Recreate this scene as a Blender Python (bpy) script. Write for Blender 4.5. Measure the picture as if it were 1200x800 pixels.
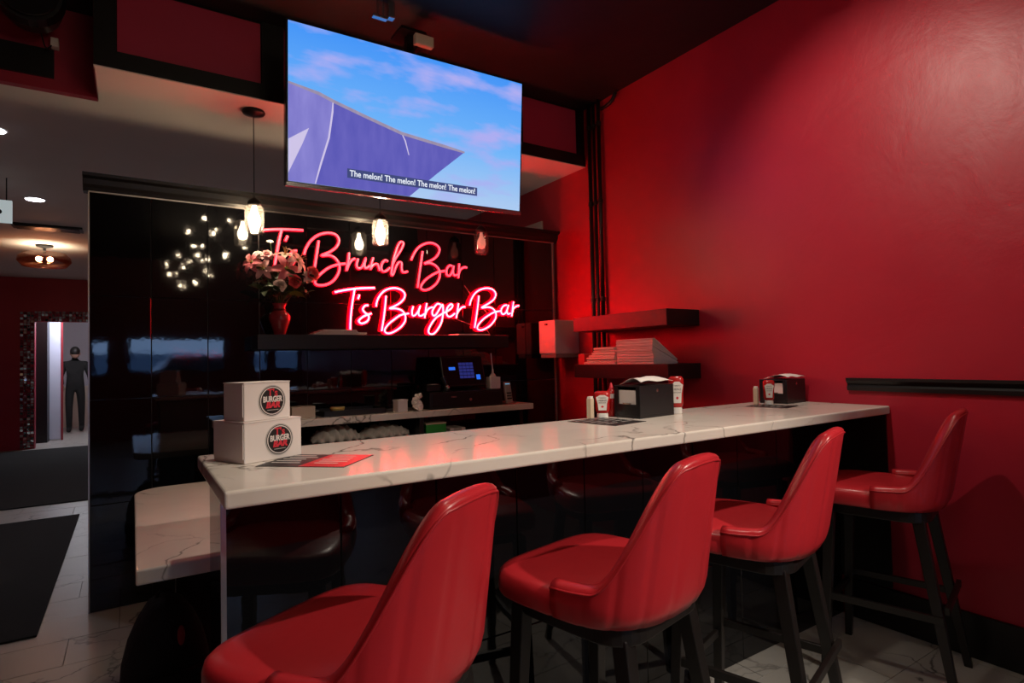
import bpy, bmesh, math, random
from mathutils import Vector, Matrix

random.seed(7)
for o in list(bpy.data.objects):
    bpy.data.objects.remove(o, do_unlink=True)
S = bpy.context.scene
COL = S.collection
PI = math.pi

# ------------------------------------------------------------------ camera
EYE = 1.33
yaw, pitch, roll = 0.5776, 0.02832, -0.02149
fw = Vector((math.sin(yaw) * math.cos(pitch), math.cos(yaw) * math.cos(pitch), math.sin(pitch)))
r0 = Vector((math.cos(yaw), -math.sin(yaw), 0))
u0 = r0.cross(fw)
rt = math.cos(roll) * r0 + math.sin(roll) * u0
up = -math.sin(roll) * r0 + math.cos(roll) * u0
cam_data = bpy.data.cameras.new('camera')
cam_data.sensor_width = 36
cam_data.lens = 683.26 / 1200 * 36
cam_data.clip_start = 0.05
cam = bpy.data.objects.new('camera', cam_data)
COL.objects.link(cam)
cam.matrix_world = Matrix(((rt.x, up.x, -fw.x, 0), (rt.y, up.y, -fw.y, 0), (rt.z, up.z, -fw.z, EYE), (0, 0, 0, 1)))
S.camera = cam

# ------------------------------------------------------------------ world, exposure
W = bpy.data.worlds.new('daylight')
S.world = W
W.use_nodes = True
bg = W.node_tree.nodes['Background']
bg.inputs[0].default_value = (0.36, 0.58, 1.0, 1)
bg.inputs[1].default_value = 5.5
S.view_settings.view_transform = 'Standard'
S.view_settings.look = 'None'
S.view_settings.gamma = 1
S.view_settings.exposure = 0.0
S.view_settings.use_curve_mapping = False


def lamp(name, kind, loc, power, color, size=0.05, target=None, angle=60, blend=0.5, parent=None):
    d = bpy.data.lights.new(name, kind)
    d.energy = power
    d.color = color
    d.shadow_soft_size = size
    o = bpy.data.objects.new(name, d)
    COL.objects.link(o)
    o.location = loc
    if kind == 'SPOT':
        d.spot_size = math.radians(angle)
        d.spot_blend = blend
        v = Vector(target) - Vector(loc)
        o.rotation_euler = v.to_track_quat('-Z', 'Y').to_euler()
    return o


WARM = (1.0, 0.87, 0.73)
COOL = (0.72, 0.84, 1.0)

# ------------------------------------------------------------------ materials
MATS = {}


def mat(name, col, rough=0.5, metal=0.0, noise=0.0, nscale=8.0, bump=0.0, bscale=30.0, coat=0.0,
        emis=None, estr=0.0, trans=0.0, ior=1.45, spec=0.5):
    if name in MATS:
        return MATS[name]
    m = bpy.data.materials.new(name)
    m.use_nodes = True
    nt = m.node_tree
    b = nt.nodes['Principled BSDF']
    b.inputs['Base Color'].default_value = (*col, 1)
    b.inputs['Roughness'].default_value = rough
    b.inputs['Metallic'].default_value = metal
    b.inputs['Coat Weight'].default_value = coat
    b.inputs['Coat Roughness'].default_value = 0.08
    b.inputs['Transmission Weight'].default_value = trans
    b.inputs['IOR'].default_value = ior
    b.inputs['Specular IOR Level'].default_value = spec
    if emis:
        b.inputs['Emission Color'].default_value = (*emis, 1)
        b.inputs['Emission Strength'].default_value = estr
    tc = nt.nodes.new('ShaderNodeTexCoord')
    if noise:
        n = nt.nodes.new('ShaderNodeTexNoise')
        n.inputs['Scale'].default_value = nscale
        n.inputs['Detail'].default_value = 5
        nt.links.new(tc.outputs['Object'], n.inputs['Vector'])
        mx = nt.nodes.new('ShaderNodeMix')
        mx.data_type = 'RGBA'
        mx.inputs['A'].default_value = (*[c * (1 - noise) for c in col], 1)
        mx.inputs['B'].default_value = (*[min(1, c * (1 + noise)) for c in col], 1)
        nt.links.new(n.outputs['Fac'], mx.inputs['Factor'])
        nt.links.new(mx.outputs['Result'], b.inputs['Base Color'])
    if bump:
        n2 = nt.nodes.new('ShaderNodeTexNoise')
        n2.inputs['Scale'].default_value = bscale
        n2.inputs['Detail'].default_value = 4
        nt.links.new(tc.outputs['Object'], n2.inputs['Vector'])
        bp = nt.nodes.new('ShaderNodeBump')
        bp.inputs['Strength'].default_value = bump
        bp.inputs['Distance'].default_value = 0.02
        nt.links.new(n2.outputs['Fac'], bp.inputs['Height'])
        nt.links.new(bp.outputs['Normal'], b.inputs['Normal'])
    MATS[name] = m
    return m


def marble(name, base, vein, scale, width, rough, spec=0.5, warp=0.5, amount=0.75):
    m = bpy.data.materials.new(name)
    m.use_nodes = True
    nt = m.node_tree
    b = nt.nodes['Principled BSDF']
    b.inputs['Roughness'].default_value = rough
    b.inputs['Specular IOR Level'].default_value = spec
    geo = nt.nodes.new('ShaderNodeNewGeometry')
    nz = nt.nodes.new('ShaderNodeTexNoise')
    nz.inputs['Scale'].default_value = scale * 1.1
    nz.inputs['Detail'].default_value = 5
    nt.links.new(geo.outputs['Position'], nz.inputs['Vector'])
    sub = nt.nodes.new('ShaderNodeVectorMath')
    sub.operation = 'SCALE'
    sub.inputs['Scale'].default_value = warp
    nt.links.new(nz.outputs['Color'], sub.inputs[0])
    add = nt.nodes.new('ShaderNodeVectorMath')
    add.operation = 'ADD'
    nt.links.new(geo.outputs['Position'], add.inputs[0])
    nt.links.new(sub.outputs[0], add.inputs[1])
    vo = nt.nodes.new('ShaderNodeTexVoronoi')
    vo.feature = 'DISTANCE_TO_EDGE'
    vo.inputs['Scale'].default_value = scale
    nt.links.new(add.outputs[0], vo.inputs['Vector'])
    mr = nt.nodes.new('ShaderNodeMapRange')
    mr.inputs['From Min'].default_value = 0.0
    mr.inputs['From Max'].default_value = width
    mr.inputs['To Min'].default_value = 1.0
    mr.inputs['To Max'].default_value = 0.0
    nt.links.new(vo.outputs['Distance'], mr.inputs['Value'])
    n3 = nt.nodes.new('ShaderNodeTexNoise')
    n3.inputs['Scale'].default_value = scale * 0.9
    n3.inputs['Detail'].default_value = 3
    nt.links.new(geo.outputs['Position'], n3.inputs['Vector'])
    mr2 = nt.nodes.new('ShaderNodeMapRange')
    mr2.inputs['From Min'].default_value = 0.42
    mr2.inputs['From Max'].default_value = 0.6
    nt.links.new(n3.outputs['Fac'], mr2.inputs['Value'])
    mu = nt.nodes.new('ShaderNodeMath')
    mu.operation = 'MULTIPLY'
    nt.links.new(mr.outputs[0], mu.inputs[0])
    nt.links.new(mr2.outputs[0], mu.inputs[1])
    mu2 = nt.nodes.new('ShaderNodeMath')
    mu2.operation = 'MULTIPLY'
    mu2.inputs[1].default_value = amount
    nt.links.new(mu.outputs[0], mu2.inputs[0])
    n4 = nt.nodes.new('ShaderNodeTexNoise')
    n4.inputs['Scale'].default_value = scale * 1.6
    n4.inputs['Detail'].default_value = 6
    nt.links.new(add.outputs[0], n4.inputs['Vector'])
    cl = nt.nodes.new('ShaderNodeMix')
    cl.data_type = 'RGBA'
    cl.inputs['A'].default_value = (*[c * 0.86 for c in base], 1)
    cl.inputs['B'].default_value = (*[min(1, c * 1.08) for c in base], 1)
    nt.links.new(n4.outputs['Fac'], cl.inputs['Factor'])
    mx = nt.nodes.new('ShaderNodeMix')
    mx.data_type = 'RGBA'
    mx.inputs['B'].default_value = (*vein, 1)
    nt.links.new(cl.outputs['Result'], mx.inputs['A'])
    nt.links.new(mu2.outputs[0], mx.inputs['Factor'])
    nt.links.new(mx.outputs['Result'], b.inputs['Base Color'])
    MATS[name] = m
    return m


def wall_paint():
    # glossy red paint over trowelled plaster
    m = bpy.data.materials.new('red_wall')
    m.use_nodes = True
    nt = m.node_tree
    b = nt.nodes['Principled BSDF']
    b.inputs['Roughness'].default_value = 0.3
    b.inputs['Specular IOR Level'].default_value = 0.38
    geo = nt.nodes.new('ShaderNodeNewGeometry')
    n = nt.nodes.new('ShaderNodeTexNoise')
    n.inputs['Scale'].default_value = 1.7
    n.inputs['Detail'].default_value = 6
    nt.links.new(geo.outputs['Position'], n.inputs['Vector'])
    mx = nt.nodes.new('ShaderNodeMix')
    mx.data_type = 'RGBA'
    mx.inputs['A'].default_value = (0.33, 0.011, 0.028, 1)
    mx.inputs['B'].default_value = (0.45, 0.018, 0.034, 1)
    nt.links.new(n.outputs['Fac'], mx.inputs['Factor'])
    nt.links.new(mx.outputs['Result'], b.inputs['Base Color'])
    n2 = nt.nodes.new('ShaderNodeTexNoise')
    n2.inputs['Scale'].default_value = 3.2
    n2.inputs['Detail'].default_value = 7
    n2.inputs['Roughness'].default_value = 0.55
    n2.inputs['Distortion'].default_value = 0.5
    nt.links.new(geo.outputs['Position'], n2.inputs['Vector'])
    bp = nt.nodes.new('ShaderNodeBump')
    bp.inputs['Strength'].default_value = 0.11
    bp.inputs['Distance'].default_value = 0.05
    nt.links.new(n2.outputs['Fac'], bp.inputs['Height'])
    nt.links.new(bp.outputs['Normal'], b.inputs['Normal'])
    r = nt.nodes.new('ShaderNodeMapRange')
    r.inputs['To Min'].default_value = 0.32
    r.inputs['To Max'].default_value = 0.5
    nt.links.new(n2.outputs['Fac'], r.inputs['Value'])
    nt.links.new(r.outputs[0], b.inputs['Roughness'])
    MATS['red_wall'] = m
    return m


M_WALL = wall_paint()
M_DARKRED = mat('dark_red_paint', (0.30, 0.014, 0.038), 0.5, noise=0.2, nscale=2)
M_PANELRED = mat('bulkhead_panel_paint', (0.46, 0.03, 0.08), 0.55, noise=0.12, nscale=3)
M_BLACKPAINT = mat('black_paint', (0.010, 0.009, 0.010), 0.6, noise=0.3, nscale=5, bump=0.1, bscale=12)
M_BLACKTRIM = mat('black_trim', (0.008, 0.0075, 0.008), 0.35)
M_WHITECEIL = mat('white_ceiling_paint', (0.72, 0.67, 0.63), 0.8, noise=0.05, nscale=3)
M_TILE = mat('black_gloss_tile', (0.0035, 0.0035, 0.0045), 0.035, bump=0.035, bscale=4, spec=0.6)
M_GROUT = mat('dark_grout', (0.17, 0.16, 0.16), 0.8)
M_FLOORGROUT = mat('floor_grout', (0.035, 0.032, 0.03), 0.9)
M_COUNTER = marble('white_marble_counter', (0.66, 0.60, 0.535), (0.06, 0.048, 0.042), 2.6, 0.018, 0.12, amount=0.85, spec=0.05)
M_FLOOR = marble('marble_floor_tile', (0.40, 0.385, 0.355), (0.02, 0.018, 0.018), 2.3, 0.022, 0.34, warp=0.7, amount=0.9)
M_LEATHER = mat('red_leather', (0.46, 0.019, 0.027), 0.31, noise=0.10, nscale=5, bump=0.12, bscale=9)
M_LEATHERSEAM = mat('red_leather_piping', (0.42, 0.017, 0.024), 0.33)
M_BLACKWOOD = mat('black_wood', (0.009, 0.0075, 0.007), 0.4, noise=0.3, nscale=20)
M_BLACKMETAL = mat('black_metal', (0.012, 0.012, 0.013), 0.35, metal=0.3)
M_BLACKPLASTIC = mat('black_plastic', (0.012, 0.012, 0.013), 0.3)
M_CHROME = mat('brushed_metal', (0.6, 0.58, 0.56), 0.25, metal=1.0)
M_STEELTRIM = mat('metal_edge_strip', (0.55, 0.5, 0.48), 0.35, metal=1.0)
M_WHITE = mat('white_card', (0.72, 0.66, 0.62), 0.6, noise=0.03, nscale=6)
M_PAPER = mat('white_paper', (0.74, 0.69, 0.64), 0.7, noise=0.06, nscale=12)
M_PRINTBLACK = mat('black_print', (0.012, 0.010, 0.010), 0.5)
M_PRINTRED = mat('red_print', (0.62, 0.03, 0.05), 0.5)
M_PRINTGREY = mat('grey_print', (0.42, 0.40, 0.37), 0.6)


def thin_glass(name, tint, refl, haze=0.0):
    """thin-walled glass: light passes straight through, a little is mirrored"""
    m = bpy.data.materials.new(name)
    m.use_nodes = True
    nt = m.node_tree
    nt.nodes.clear()
    out = nt.nodes.new('ShaderNodeOutputMaterial')
    tr = nt.nodes.new('ShaderNodeBsdfTransparent')
    tr.inputs[0].default_value = (*tint, 1)
    gl = nt.nodes.new('ShaderNodeBsdfGlossy')
    gl.inputs['Roughness'].default_value = 0.03
    mx = nt.nodes.new('ShaderNodeMixShader')
    mx.inputs[0].default_value = refl
    nt.links.new(tr.outputs[0], mx.inputs[1])
    nt.links.new(gl.outputs[0], mx.inputs[2])
    last = mx
    if haze:
        tl = nt.nodes.new('ShaderNodeBsdfTranslucent')
        tl.inputs[0].default_value = (1.0, 0.95, 0.88, 1)
        m2 = nt.nodes.new('ShaderNodeMixShader')
        m2.inputs[0].default_value = haze
        nt.links.new(mx.outputs[0], m2.inputs[1])
        nt.links.new(tl.outputs[0], m2.inputs[2])
        last = m2
    nt.links.new(last.outputs[0], out.inputs[0])
    MATS[name] = m
    return m


M_GLASS = thin_glass('clear_glass', (0.86, 0.85, 0.83), 0.10, 0.014)
M_PANE = thin_glass('window_glass', (0.97, 0.98, 1.0), 0.04)
M_AMBER = thin_glass('amber_glass', (0.9, 0.62, 0.5), 0.12)
M_BULB = mat('lit_bulb', (1, 1, 1), 0.3, emis=(1.0, 0.76, 0.50), estr=170)
M_BULBHOT = mat('chandelier_bulb', (1, 1, 1), 0.3, emis=(1.0, 0.78, 0.52), estr=90)
M_UNLITGLOW = mat('unlit_bulb_glow', (0.9, 0.5, 0.4), 0.3, emis=(1.0, 0.30, 0.22), estr=0.9)  # reddish glow put into the bulb of the unlit pendant as emission
M_LED = mat('downlight_lens', (1, 1, 1), 0.3, emis=(0.92, 0.9, 1.0), estr=14)
M_NEONPINK = mat('neon_core_dim', (1, 0.2, 0.25), 0.4, emis=(1.0, 0.085, 0.135), estr=1.7)
M_NEONPINKBODY = mat('neon_casing_dim', (0.6, 0.01, 0.03), 0.4, emis=(1.0, 0.002, 0.02), estr=2.5)
M_NEONHOT = mat('neon_core_bright', (1, 0.5, 0.5), 0.4, emis=(1.0, 0.30, 0.34), estr=4.2)
M_NEONHOTBODY = mat('neon_casing_bright', (0.7, 0.01, 0.03), 0.4, emis=(1.0, 0.0003, 0.004), estr=76)
M_MAT = mat('black_floor_mat', (0.004, 0.004, 0.004), 0.9, bump=0.3, bscale=200)
M_FABRIC = mat('black_fabric', (0.006, 0.006, 0.006), 0.85, bump=0.3, bscale=60)
M_SKIN = mat('skin', (0.32, 0.18, 0.13), 0.6)
M_HAIR = mat('dark_hair', (0.01, 0.008, 0.007), 0.5)

# ------------------------------------------------------------------ builders


def mesh_obj(name, me, m, parent=None, smooth=False):
    if m and not me.materials:
        me.materials.append(m)
    if smooth:
        for p in me.polygons:
            p.use_smooth = True
    o = bpy.data.objects.new(name, me)
    COL.objects.link(o)
    if parent:
        o.parent = parent
    return o


def obj(name, bm, m, parent=None, smooth=False, bevel=0.0, seg=2, subsurf=0):
    bmesh.ops.recalc_face_normals(bm, faces=bm.faces)
    me = bpy.data.meshes.new(name)
    bm.to_mesh(me)
    bm.free()
    o = mesh_obj(name, me, m, parent, smooth)
    if bevel:
        b = o.modifiers.new('bevel', 'BEVEL')
        b.width = bevel
        b.segments = seg
        b.limit_method = 'ANGLE'
    if subsurf:
        s = o.modifiers.new('subsurf', 'SUBSURF')
        s.levels = s.render_levels = subsurf
    return o


def tag(o, label=None, cat=None, group=None, kind=None):
    if label:
        o['label'] = label
    if cat:
        o['category'] = cat
    if group:
        o['group'] = group
    if kind:
        o['kind'] = kind
    return o


def thing(name, label, cat, loc=(0, 0, 0), rotz=0.0, group=None):
    o = bpy.data.objects.new(name, None)
    o.empty_display_size = 0.05
    COL.objects.link(o)
    o.location = loc
    o.rotation_euler = (0, 0, rotz)
    return tag(o, label, cat, group)


def copy_tree(o, parent=None):
    c = o.copy()
    COL.objects.link(c)
    c.parent = parent
    for ch in list(o.children):
        copy_tree(ch, c)
    return c


def struct(name, bm, m, label, **k):
    return tag(obj(name, bm, m, **k), label, None, None, 'structure')


def BM():
    return bmesh.new()


def box(bm, x0, x1, y0, y1, z0, z1):
    v = [bm.verts.new(p) for p in ((x0, y0, z0), (x1, y0, z0), (x1, y1, z0), (x0, y1, z0),
                                   (x0, y0, z1), (x1, y0, z1), (x1, y1, z1), (x0, y1, z1))]
    for f in ((0, 3, 2, 1), (4, 5, 6, 7), (0, 1, 5, 4), (1, 2, 6, 5), (2, 3, 7, 6), (3, 0, 4, 7)):
        bm.faces.new([v[i] for i in f])
    return bm


def bx(*a):
    return box(BM(), *a)


def rings(bm, loops, close=False, cap=True):
    R = [[bm.verts.new(p) for p in L] for L in loops]
    n = len(R[0])
    k = len(R)
    for i in range(k if close else k - 1):
        a, b = R[i], R[(i + 1) % k]
        for j in range(n):
            bm.faces.new((a[j], a[(j + 1) % n], b[(j + 1) % n], b[j]))
    if cap and not close:
        bm.faces.new(R[0][::-1])
        bm.faces.new(R[-1])
    return bm


def tube(bm, pts, r, n=8, close=False):
    P = [Vector(p) for p in pts]
    loops = []
    k = len(P)
    ref = None
    for i in range(k):
        if close:
            t = P[(i + 1) % k] - P[i - 1]
        else:
            t = P[min(i + 1, k - 1)] - P[max(i - 1, 0)]
        t.normalize()
        if ref is None:
            ref = Vector((0, 0, 1)) if abs(t.z) < 0.9 else Vector((0, 1, 0))
        s = t.cross(ref)
        if s.length < 1e-4:
            s = t.cross(Vector((1, 0, 0)))
        s.normalize()
        q = s.cross(t)
        ref = q
        rr = r[i] if isinstance(r, (list, tuple)) else r
        loops.append([P[i] + rr * (math.cos(2 * PI * j / n) * s + math.sin(2 * PI * j / n) * q) for j in range(n)])
    return rings(bm, loops, close)


def lathe(bm, prof, n=24, c=(0, 0, 0), cap=True):
    loops = [[(c[0] + r * math.cos(2 * PI * j / n), c[1] + r * math.sin(2 * PI * j / n), c[2] + z) for j in range(n)] for r, z in prof]
    return rings(bm, loops, cap=cap)


def ball(bm, c, r, u=12, v=8, sc=(1, 1, 1)):
    prof = [(max(1e-4, r * math.sin(PI * i / v)), -r * math.cos(PI * i / v)) for i in range(v + 1)]
    loops = [[(c[0] + sc[0] * a * math.cos(2 * PI * j / u), c[1] + sc[1] * a * math.sin(2 * PI * j / u), c[2] + sc[2] * z) for j in range(u)] for a, z in prof]
    return rings(bm, loops)


def prism(bm, poly, z0, z1):
    """poly: (x, y) outline, extruded in z"""
    return rings(bm, [[(x, y, z0) for x, y in poly], [(x, y, z1) for x, y in poly]])


def prism_x(bm, poly, x0, x1):
    """poly: (y, z) outline, extruded along x"""
    return rings(bm, [[(x0, y, z) for y, z in poly], [(x1, y, z) for y, z in poly]])


def rrect(x0, x1, y0, y1, r, n=6, corners=(1, 1, 1, 1)):
    out = []
    for i, (cx, cy, a) in enumerate(((x1 - r, y1 - r, 0), (x0 + r, y1 - r, 90), (x0 + r, y0 + r, 180), (x1 - r, y0 + r, 270))):
        if corners[i]:
            for k in range(n + 1):
                t = math.radians(a + 90 * k / n)
                out.append((cx + r * math.cos(t), cy + r * math.sin(t)))
        else:
            sx = (x1, x0, x0, x1)[i]
            sy = (y1, y1, y0, y0)[i]
            out.append((sx, sy))
    return out


def spline(pts, sub=6):
    P = [Vector(p) for p in pts]
    if len(P) < 3:
        return P
    out = []
    for i in range(len(P) - 1):
        p0 = P[max(i - 1, 0)]
        p1, p2 = P[i], P[i + 1]
        p3 = P[min(i + 2, len(P) - 1)]
        for k in range(sub):
            t = k / sub
            out.append(0.5 * ((2 * p1) + (p2 - p0) * t + (2 * p0 - 5 * p1 + 4 * p2 - p3) * t * t + (3 * p1 - p0 - 3 * p2 + p3) * t ** 3))
    out.append(P[-1])
    return out


def text_obj(name, s, m, size, parent, loc, rot, width=None, depth=0.0004, shear=0.0, bold=0.0):
    c = bpy.data.curves.new(name, 'FONT')
    c.body = s
    c.size = size
    c.extrude = depth
    c.offset = bold
    c.shear = shear
    c.align_x = 'CENTER'
    c.align_y = 'CENTER'
    c.resolution_u = 3
    t = bpy.data.objects.new(name, c)
    COL.objects.link(t)
    dg = bpy.context.evaluated_depsgraph_get()
    me = bpy.data.meshes.new_from_object(t.evaluated_get(dg))
    bpy.data.objects.remove(t)
    bpy.data.curves.remove(c)
    me.materials.clear()
    if width:
        xs = [v.co.x for v in me.vertices]
        k = width / (max(xs) - min(xs))
        for v in me.vertices:
            v.co.x *= k
    o = mesh_obj(name, me, m, parent)
    o.location = loc
    o.rotation_euler = rot
    return o

# ================================================================== STRUCTURE
XW = 3.04          # right wall face
YB = 3.94          # tiled partition face
XL = -2.6          # left wall
YF = 12.46         # far wall
YR = -5.0          # street wall behind the viewer
ZC = 3.30
ZL = 2.84

floor = struct('floor', bx(XL, XW + 0.3, YR - 0.2, 18.2, -0.12, -0.012), M_FLOORGROUT, 'dark grout bed under the marble floor tiles')
TW, TD = 0.61, 0.305
tile_mesh = None
for row in range(-1, 24):
    y1 = 3.935 + (row - 11) * TD
    y0 = y1 - TD
    if y0 < 0.3 or y1 > 7.6:
        continue
    off = (-0.06 + (11 - row) * -0.204) % TW
    x = off - TW * 4
    while x < XW:
        x0, x1 = x, x + TW
        x += TW
        if x1 < -1.7:
            continue
        x1c = min(x1, XW - 0.002)
        if x1c - x0 < 0.05:
            continue
        full = x1c == x1
        if full and tile_mesh:
            t = mesh_obj('tile', tile_mesh, None, floor)
        else:
            w = x1c - x0
            t = obj('tile', bx(0.0015, w - 0.0015, 0.0015, TD - 0.0015, -0.012, 0.0), M_FLOOR, floor, bevel=0)
            if full:
                tile_mesh = t.data
        t.location = (x0, y0, random.uniform(-0.0006, 0.0004))
rest = BM()
box(rest, XL, XW, YR, 0.3, -0.012, -0.0005)
box(rest, XL, -1.7, 0.3, 7.6, -0.012, -0.0005)
box(rest, XL, XW, 7.6, 18.2, -0.012, -0.0005)
o = obj('far_floor_paving', rest, M_FLOOR, floor)
o['kind'] = 'stuff'

# right wall, left wall, rear wall with window openings
struct('wall_right', bx(XW, XW + 0.2, YR - 0.2, 18.2, 0, ZC + 0.1), M_WALL, 'red painted plaster wall beside the bar')
struct('wall_left', bx(XL - 0.2, XL, YR - 0.2, YF, 0, ZC + 0.1), M_DARKRED, 'dark red wall out of view on the left')
struct('baseboard_right', bx(XW - 0.018, XW, 0.0, 1.6, 0, 0.19), M_BLACKTRIM, 'tall black baseboard along the red wall', bevel=0.004)

# rear (street) wall with windows, seen only as reflections in the black tiles
wins = [(-0.62, -0.36, 1.15, 1.82), (-0.05, 1.58, 1.20, 1.88), (2.12, 2.36, 1.16, 1.62), (2.52, 3.0, 1.16, 1.62)]
rb = BM()
edges = [XL] + [e for w in wins for e in w[:2]] + [XW]
for i in range(0, len(edges), 2):
    box(rb, edges[i], edges[i + 1], YR - 0.2, YR, 0, ZC)
for a, b, c, d in wins:
    box(rb, a, b, YR - 0.2, YR, 0, c)
    box(rb, a, b, YR - 0.2, YR, d, ZC)
struct('wall_rear', rb, M_DARKRED, 'dark red street wall pierced by low windows')
for i, (a, b, c, d) in enumerate(wins):
    f = BM()
    for q in ((a, a + 0.03, c, d), (b - 0.03, b, c, d), (a, b, c, c + 0.03), (a, b, d - 0.03, d)):
        box(f, q[0], q[1], YR - 0.14, YR - 0.06, q[2], q[3])
    w = struct('window_%d' % (i + 1), f, M_BLACKTRIM, 'black framed street window seen mirrored in the black tiles')
    obj('pane', bx(a + 0.02, b - 0.02, YR - 0.105, YR - 0.095, c + 0.02, d - 0.02), M_PANE, w)
# pavement and street outside those windows
struct('street_ground', bx(-14, 16, -22, YR - 0.2, 0.05, 0.15), mat('asphalt', (0.05, 0.06, 0.08), 0.8, noise=0.4, nscale=1), 'grey street outside the windows')
tag(obj('garden_wall', bx(-14, 16, -16.4, -16, 0.15, 1.75), mat('blue_grey_wall', (0.22, 0.3, 0.42), 0.9, noise=0.4, nscale=0.8)), 'blue grey wall across the street outside the windows', 'wall')
car = thing('parked_car', 'pale parked car outside the street window', 'car', (1.35, -7.6, 0.15))
cp = [(-1.9, 0.35), (-1.9, 0.8), (-1.1, 0.95), (-0.6, 1.4), (0.7, 1.42), (1.3, 0.98), (1.95, 0.85), (1.95, 0.35)]
b = BM()
rings(b, [[(x, -0.8, z) for x, z in cp], [(x, 0.8, z) for x, z in cp]])
obj('body', b, mat('car_paint', (0.6, 0.65, 0.75), 0.25), car, bevel=0.06)
b = BM()
rings(b, [[(x, -0.81, z) for x, z in ((-0.95, 0.98), (-0.52, 1.34), (0.62, 1.36), (1.1, 1.0))], [(x, 0.81, z) for x, z in ((-0.95, 0.98), (-0.52, 1.34), (0.62, 1.36), (1.1, 1.0))]])
obj('side_windows', b, mat('car_glass', (0.02, 0.03, 0.04), 0.05), car)
for sx in (-1.2, 1.25):
    for sy in (-0.74, 0.74):
        b = BM()
        tube(b, [(sx, sy - 0.1, 0.32), (sx, sy + 0.1, 0.32)], 0.32, 18)
        obj('wheel', b, M_BLACKPLASTIC, car)

# ceilings
cb = BM()
box(cb, XL - 0.2, XW + 0.2, YR - 0.2, 4.2, ZC, ZC + 0.1)
struct('ceiling', cb, M_BLACKPAINT, 'high black painted ceiling above the bar')
lc = BM()
box(lc, -0.16, XW, 3.552, 4.02, ZL, ZL + 0.1)
box(lc, XL, XW, 4.02, YF, ZL, ZL + 0.1)
struct('ceiling_low', lc, M_WHITECEIL, 'low white ceiling beyond the dropped beam')

# bulkhead (dropped beam) : red panels in a black frame
bh = struct('trim_1', bx(-0.155, XW, 3.56, 3.63, ZL + 0.1, ZC), M_BLACKTRIM, 'black framed bulkhead with red panels above the bar')
for x0, x1 in ((-0.062, 0.625), (0.775, 1.55), (1.66, 2.36), (2.45, 2.965)):
    obj('panel', bx(x0, x1, 3.552, 3.56, 2.94, 3.29), M_PANELRED, bh, bevel=0.002)
fb = BM()
box(fb, -0.16, XW, 3.535, 3.56, ZL + 0.004, 2.935)
for x0, x1 in ((-0.16, -0.066), (0.63, 0.77), (1.555, 1.655), (2.365, 2.445), (2.97, XW)):
    box(fb, x0, x1, 3.54, 3.56, 2.935, ZC)
obj('frame', fb, M_BLACKTRIM, bh)
obj('edge_bead', bx(-0.16, XW, 3.533, 3.552, ZL - 0.002, ZL + 0.004), M_WHITECEIL, bh)
struct('trim_2', bx(-0.162, -0.156, 3.565, 3.99, ZL, ZC), M_DARKRED, 'red side cheek of the bulkhead')
w = struct('wall_upper', bx(XL, -0.158, 3.97, 4.02, ZL, ZC), M_DARKRED, 'red upper wall left of the bulkhead')
obj('black_panel', bx(-1.1, -0.352, 3.955, 3.97, 2.90, 3.055), M_BLACKTRIM, w)

# tiled partition behind the bar
back = struct('wall_back', bx(-0.2, 3.02, YB + 0.008, 4.06, 0, 2.30), M_GROUT, 'partition wall of tall glossy black tiles behind the bar')
TX, TZ = 0.2895, 0.575
bt = obj('tile', bx(0.0016, TX - 0.0016, 0, 0.012, 0.0016, TZ - 0.0016), M_TILE, back, bevel=0.0015, seg=1)
zrows = [(1.7225, 2.2975), (1.1475, 1.7225), (0.5725, 1.1475), (0.0, 0.5725)]
first = True
for c in range(11):
    for k, (z0, z1) in enumerate(zrows):
        if first:
            t = bt
            first = False
        else:
            t = bt.copy()
            COL.objects.link(t)
        t.location = (-0.197 + c * TX, YB - 0.004, z0)
        t.rotation_euler = (random.uniform(-0.0012, 0.0012), 0, random.uniform(-0.002, 0.002))
cr = struct('trim_3', prism_x(BM(), [(YB + 0.06, 2.30), (YB - 0.006, 2.30), (YB - 0.012, 2.32), (YB - 0.025, 2.335), (YB - 0.03, 2.365), (YB - 0.055, 2.375), (YB - 0.058, 2.392), (YB + 0.06, 2.392)], -0.225, XW),
            M_BLACKTRIM, 'black crown moulding along the top of the tiled partition')
eb = BM()
box(eb, -0.2, 3.005, YB - 0.010, YB + 0.01, 2.294, 2.302)
box(eb, 2.985, 2.995, YB - 0.010, YB + 0.01, 0, 2.294)
box(eb, -0.203, -0.196, YB - 0.006, YB + 0.02, 0, 2.294)
obj('edge_strip', eb, M_STEELTRIM, cr)

# white door casing just above the partition on the right wall
struct('door_2', bx(XW - 0.02, XW, 4.12, 4.9, 0, 2.53), mat('cream_paint', (0.6, 0.55, 0.48), 0.6), 'cream door casing peeking over the partition', bevel=0.004)

# chair rail on the right wall
rail = struct('trim_4', rings(BM(), [[(XW, y, 1.131), (XW - 0.018, y, 1.131), (XW - 0.02, y, 1.15), (XW - 0.012, y, 1.16), (XW - 0.03, y, 1.18), (XW - 0.03, y, 1.194), (XW, y, 1.194)] for y in (-1.5, 1.55)]), M_BLACKTRIM, 'black chair rail on the red wall behind the stools')

# far wall with doorway and mirror mosaic surround
fw_b = BM()
DX0, DX1, DZ = -1.36, -0.1, 2.11
box(fw_b, XL, DX0, YF, YF + 0.15, 0, ZL)
box(fw_b, DX1, XW, YF, YF + 0.15, 0, ZL)
box(fw_b, DX0, DX1, YF, YF + 0.15, DZ, ZL)
far = struct('wall_far', fw_b, M_DARKRED, 'dark red far wall with a doorway')
mo = BM()


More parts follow.
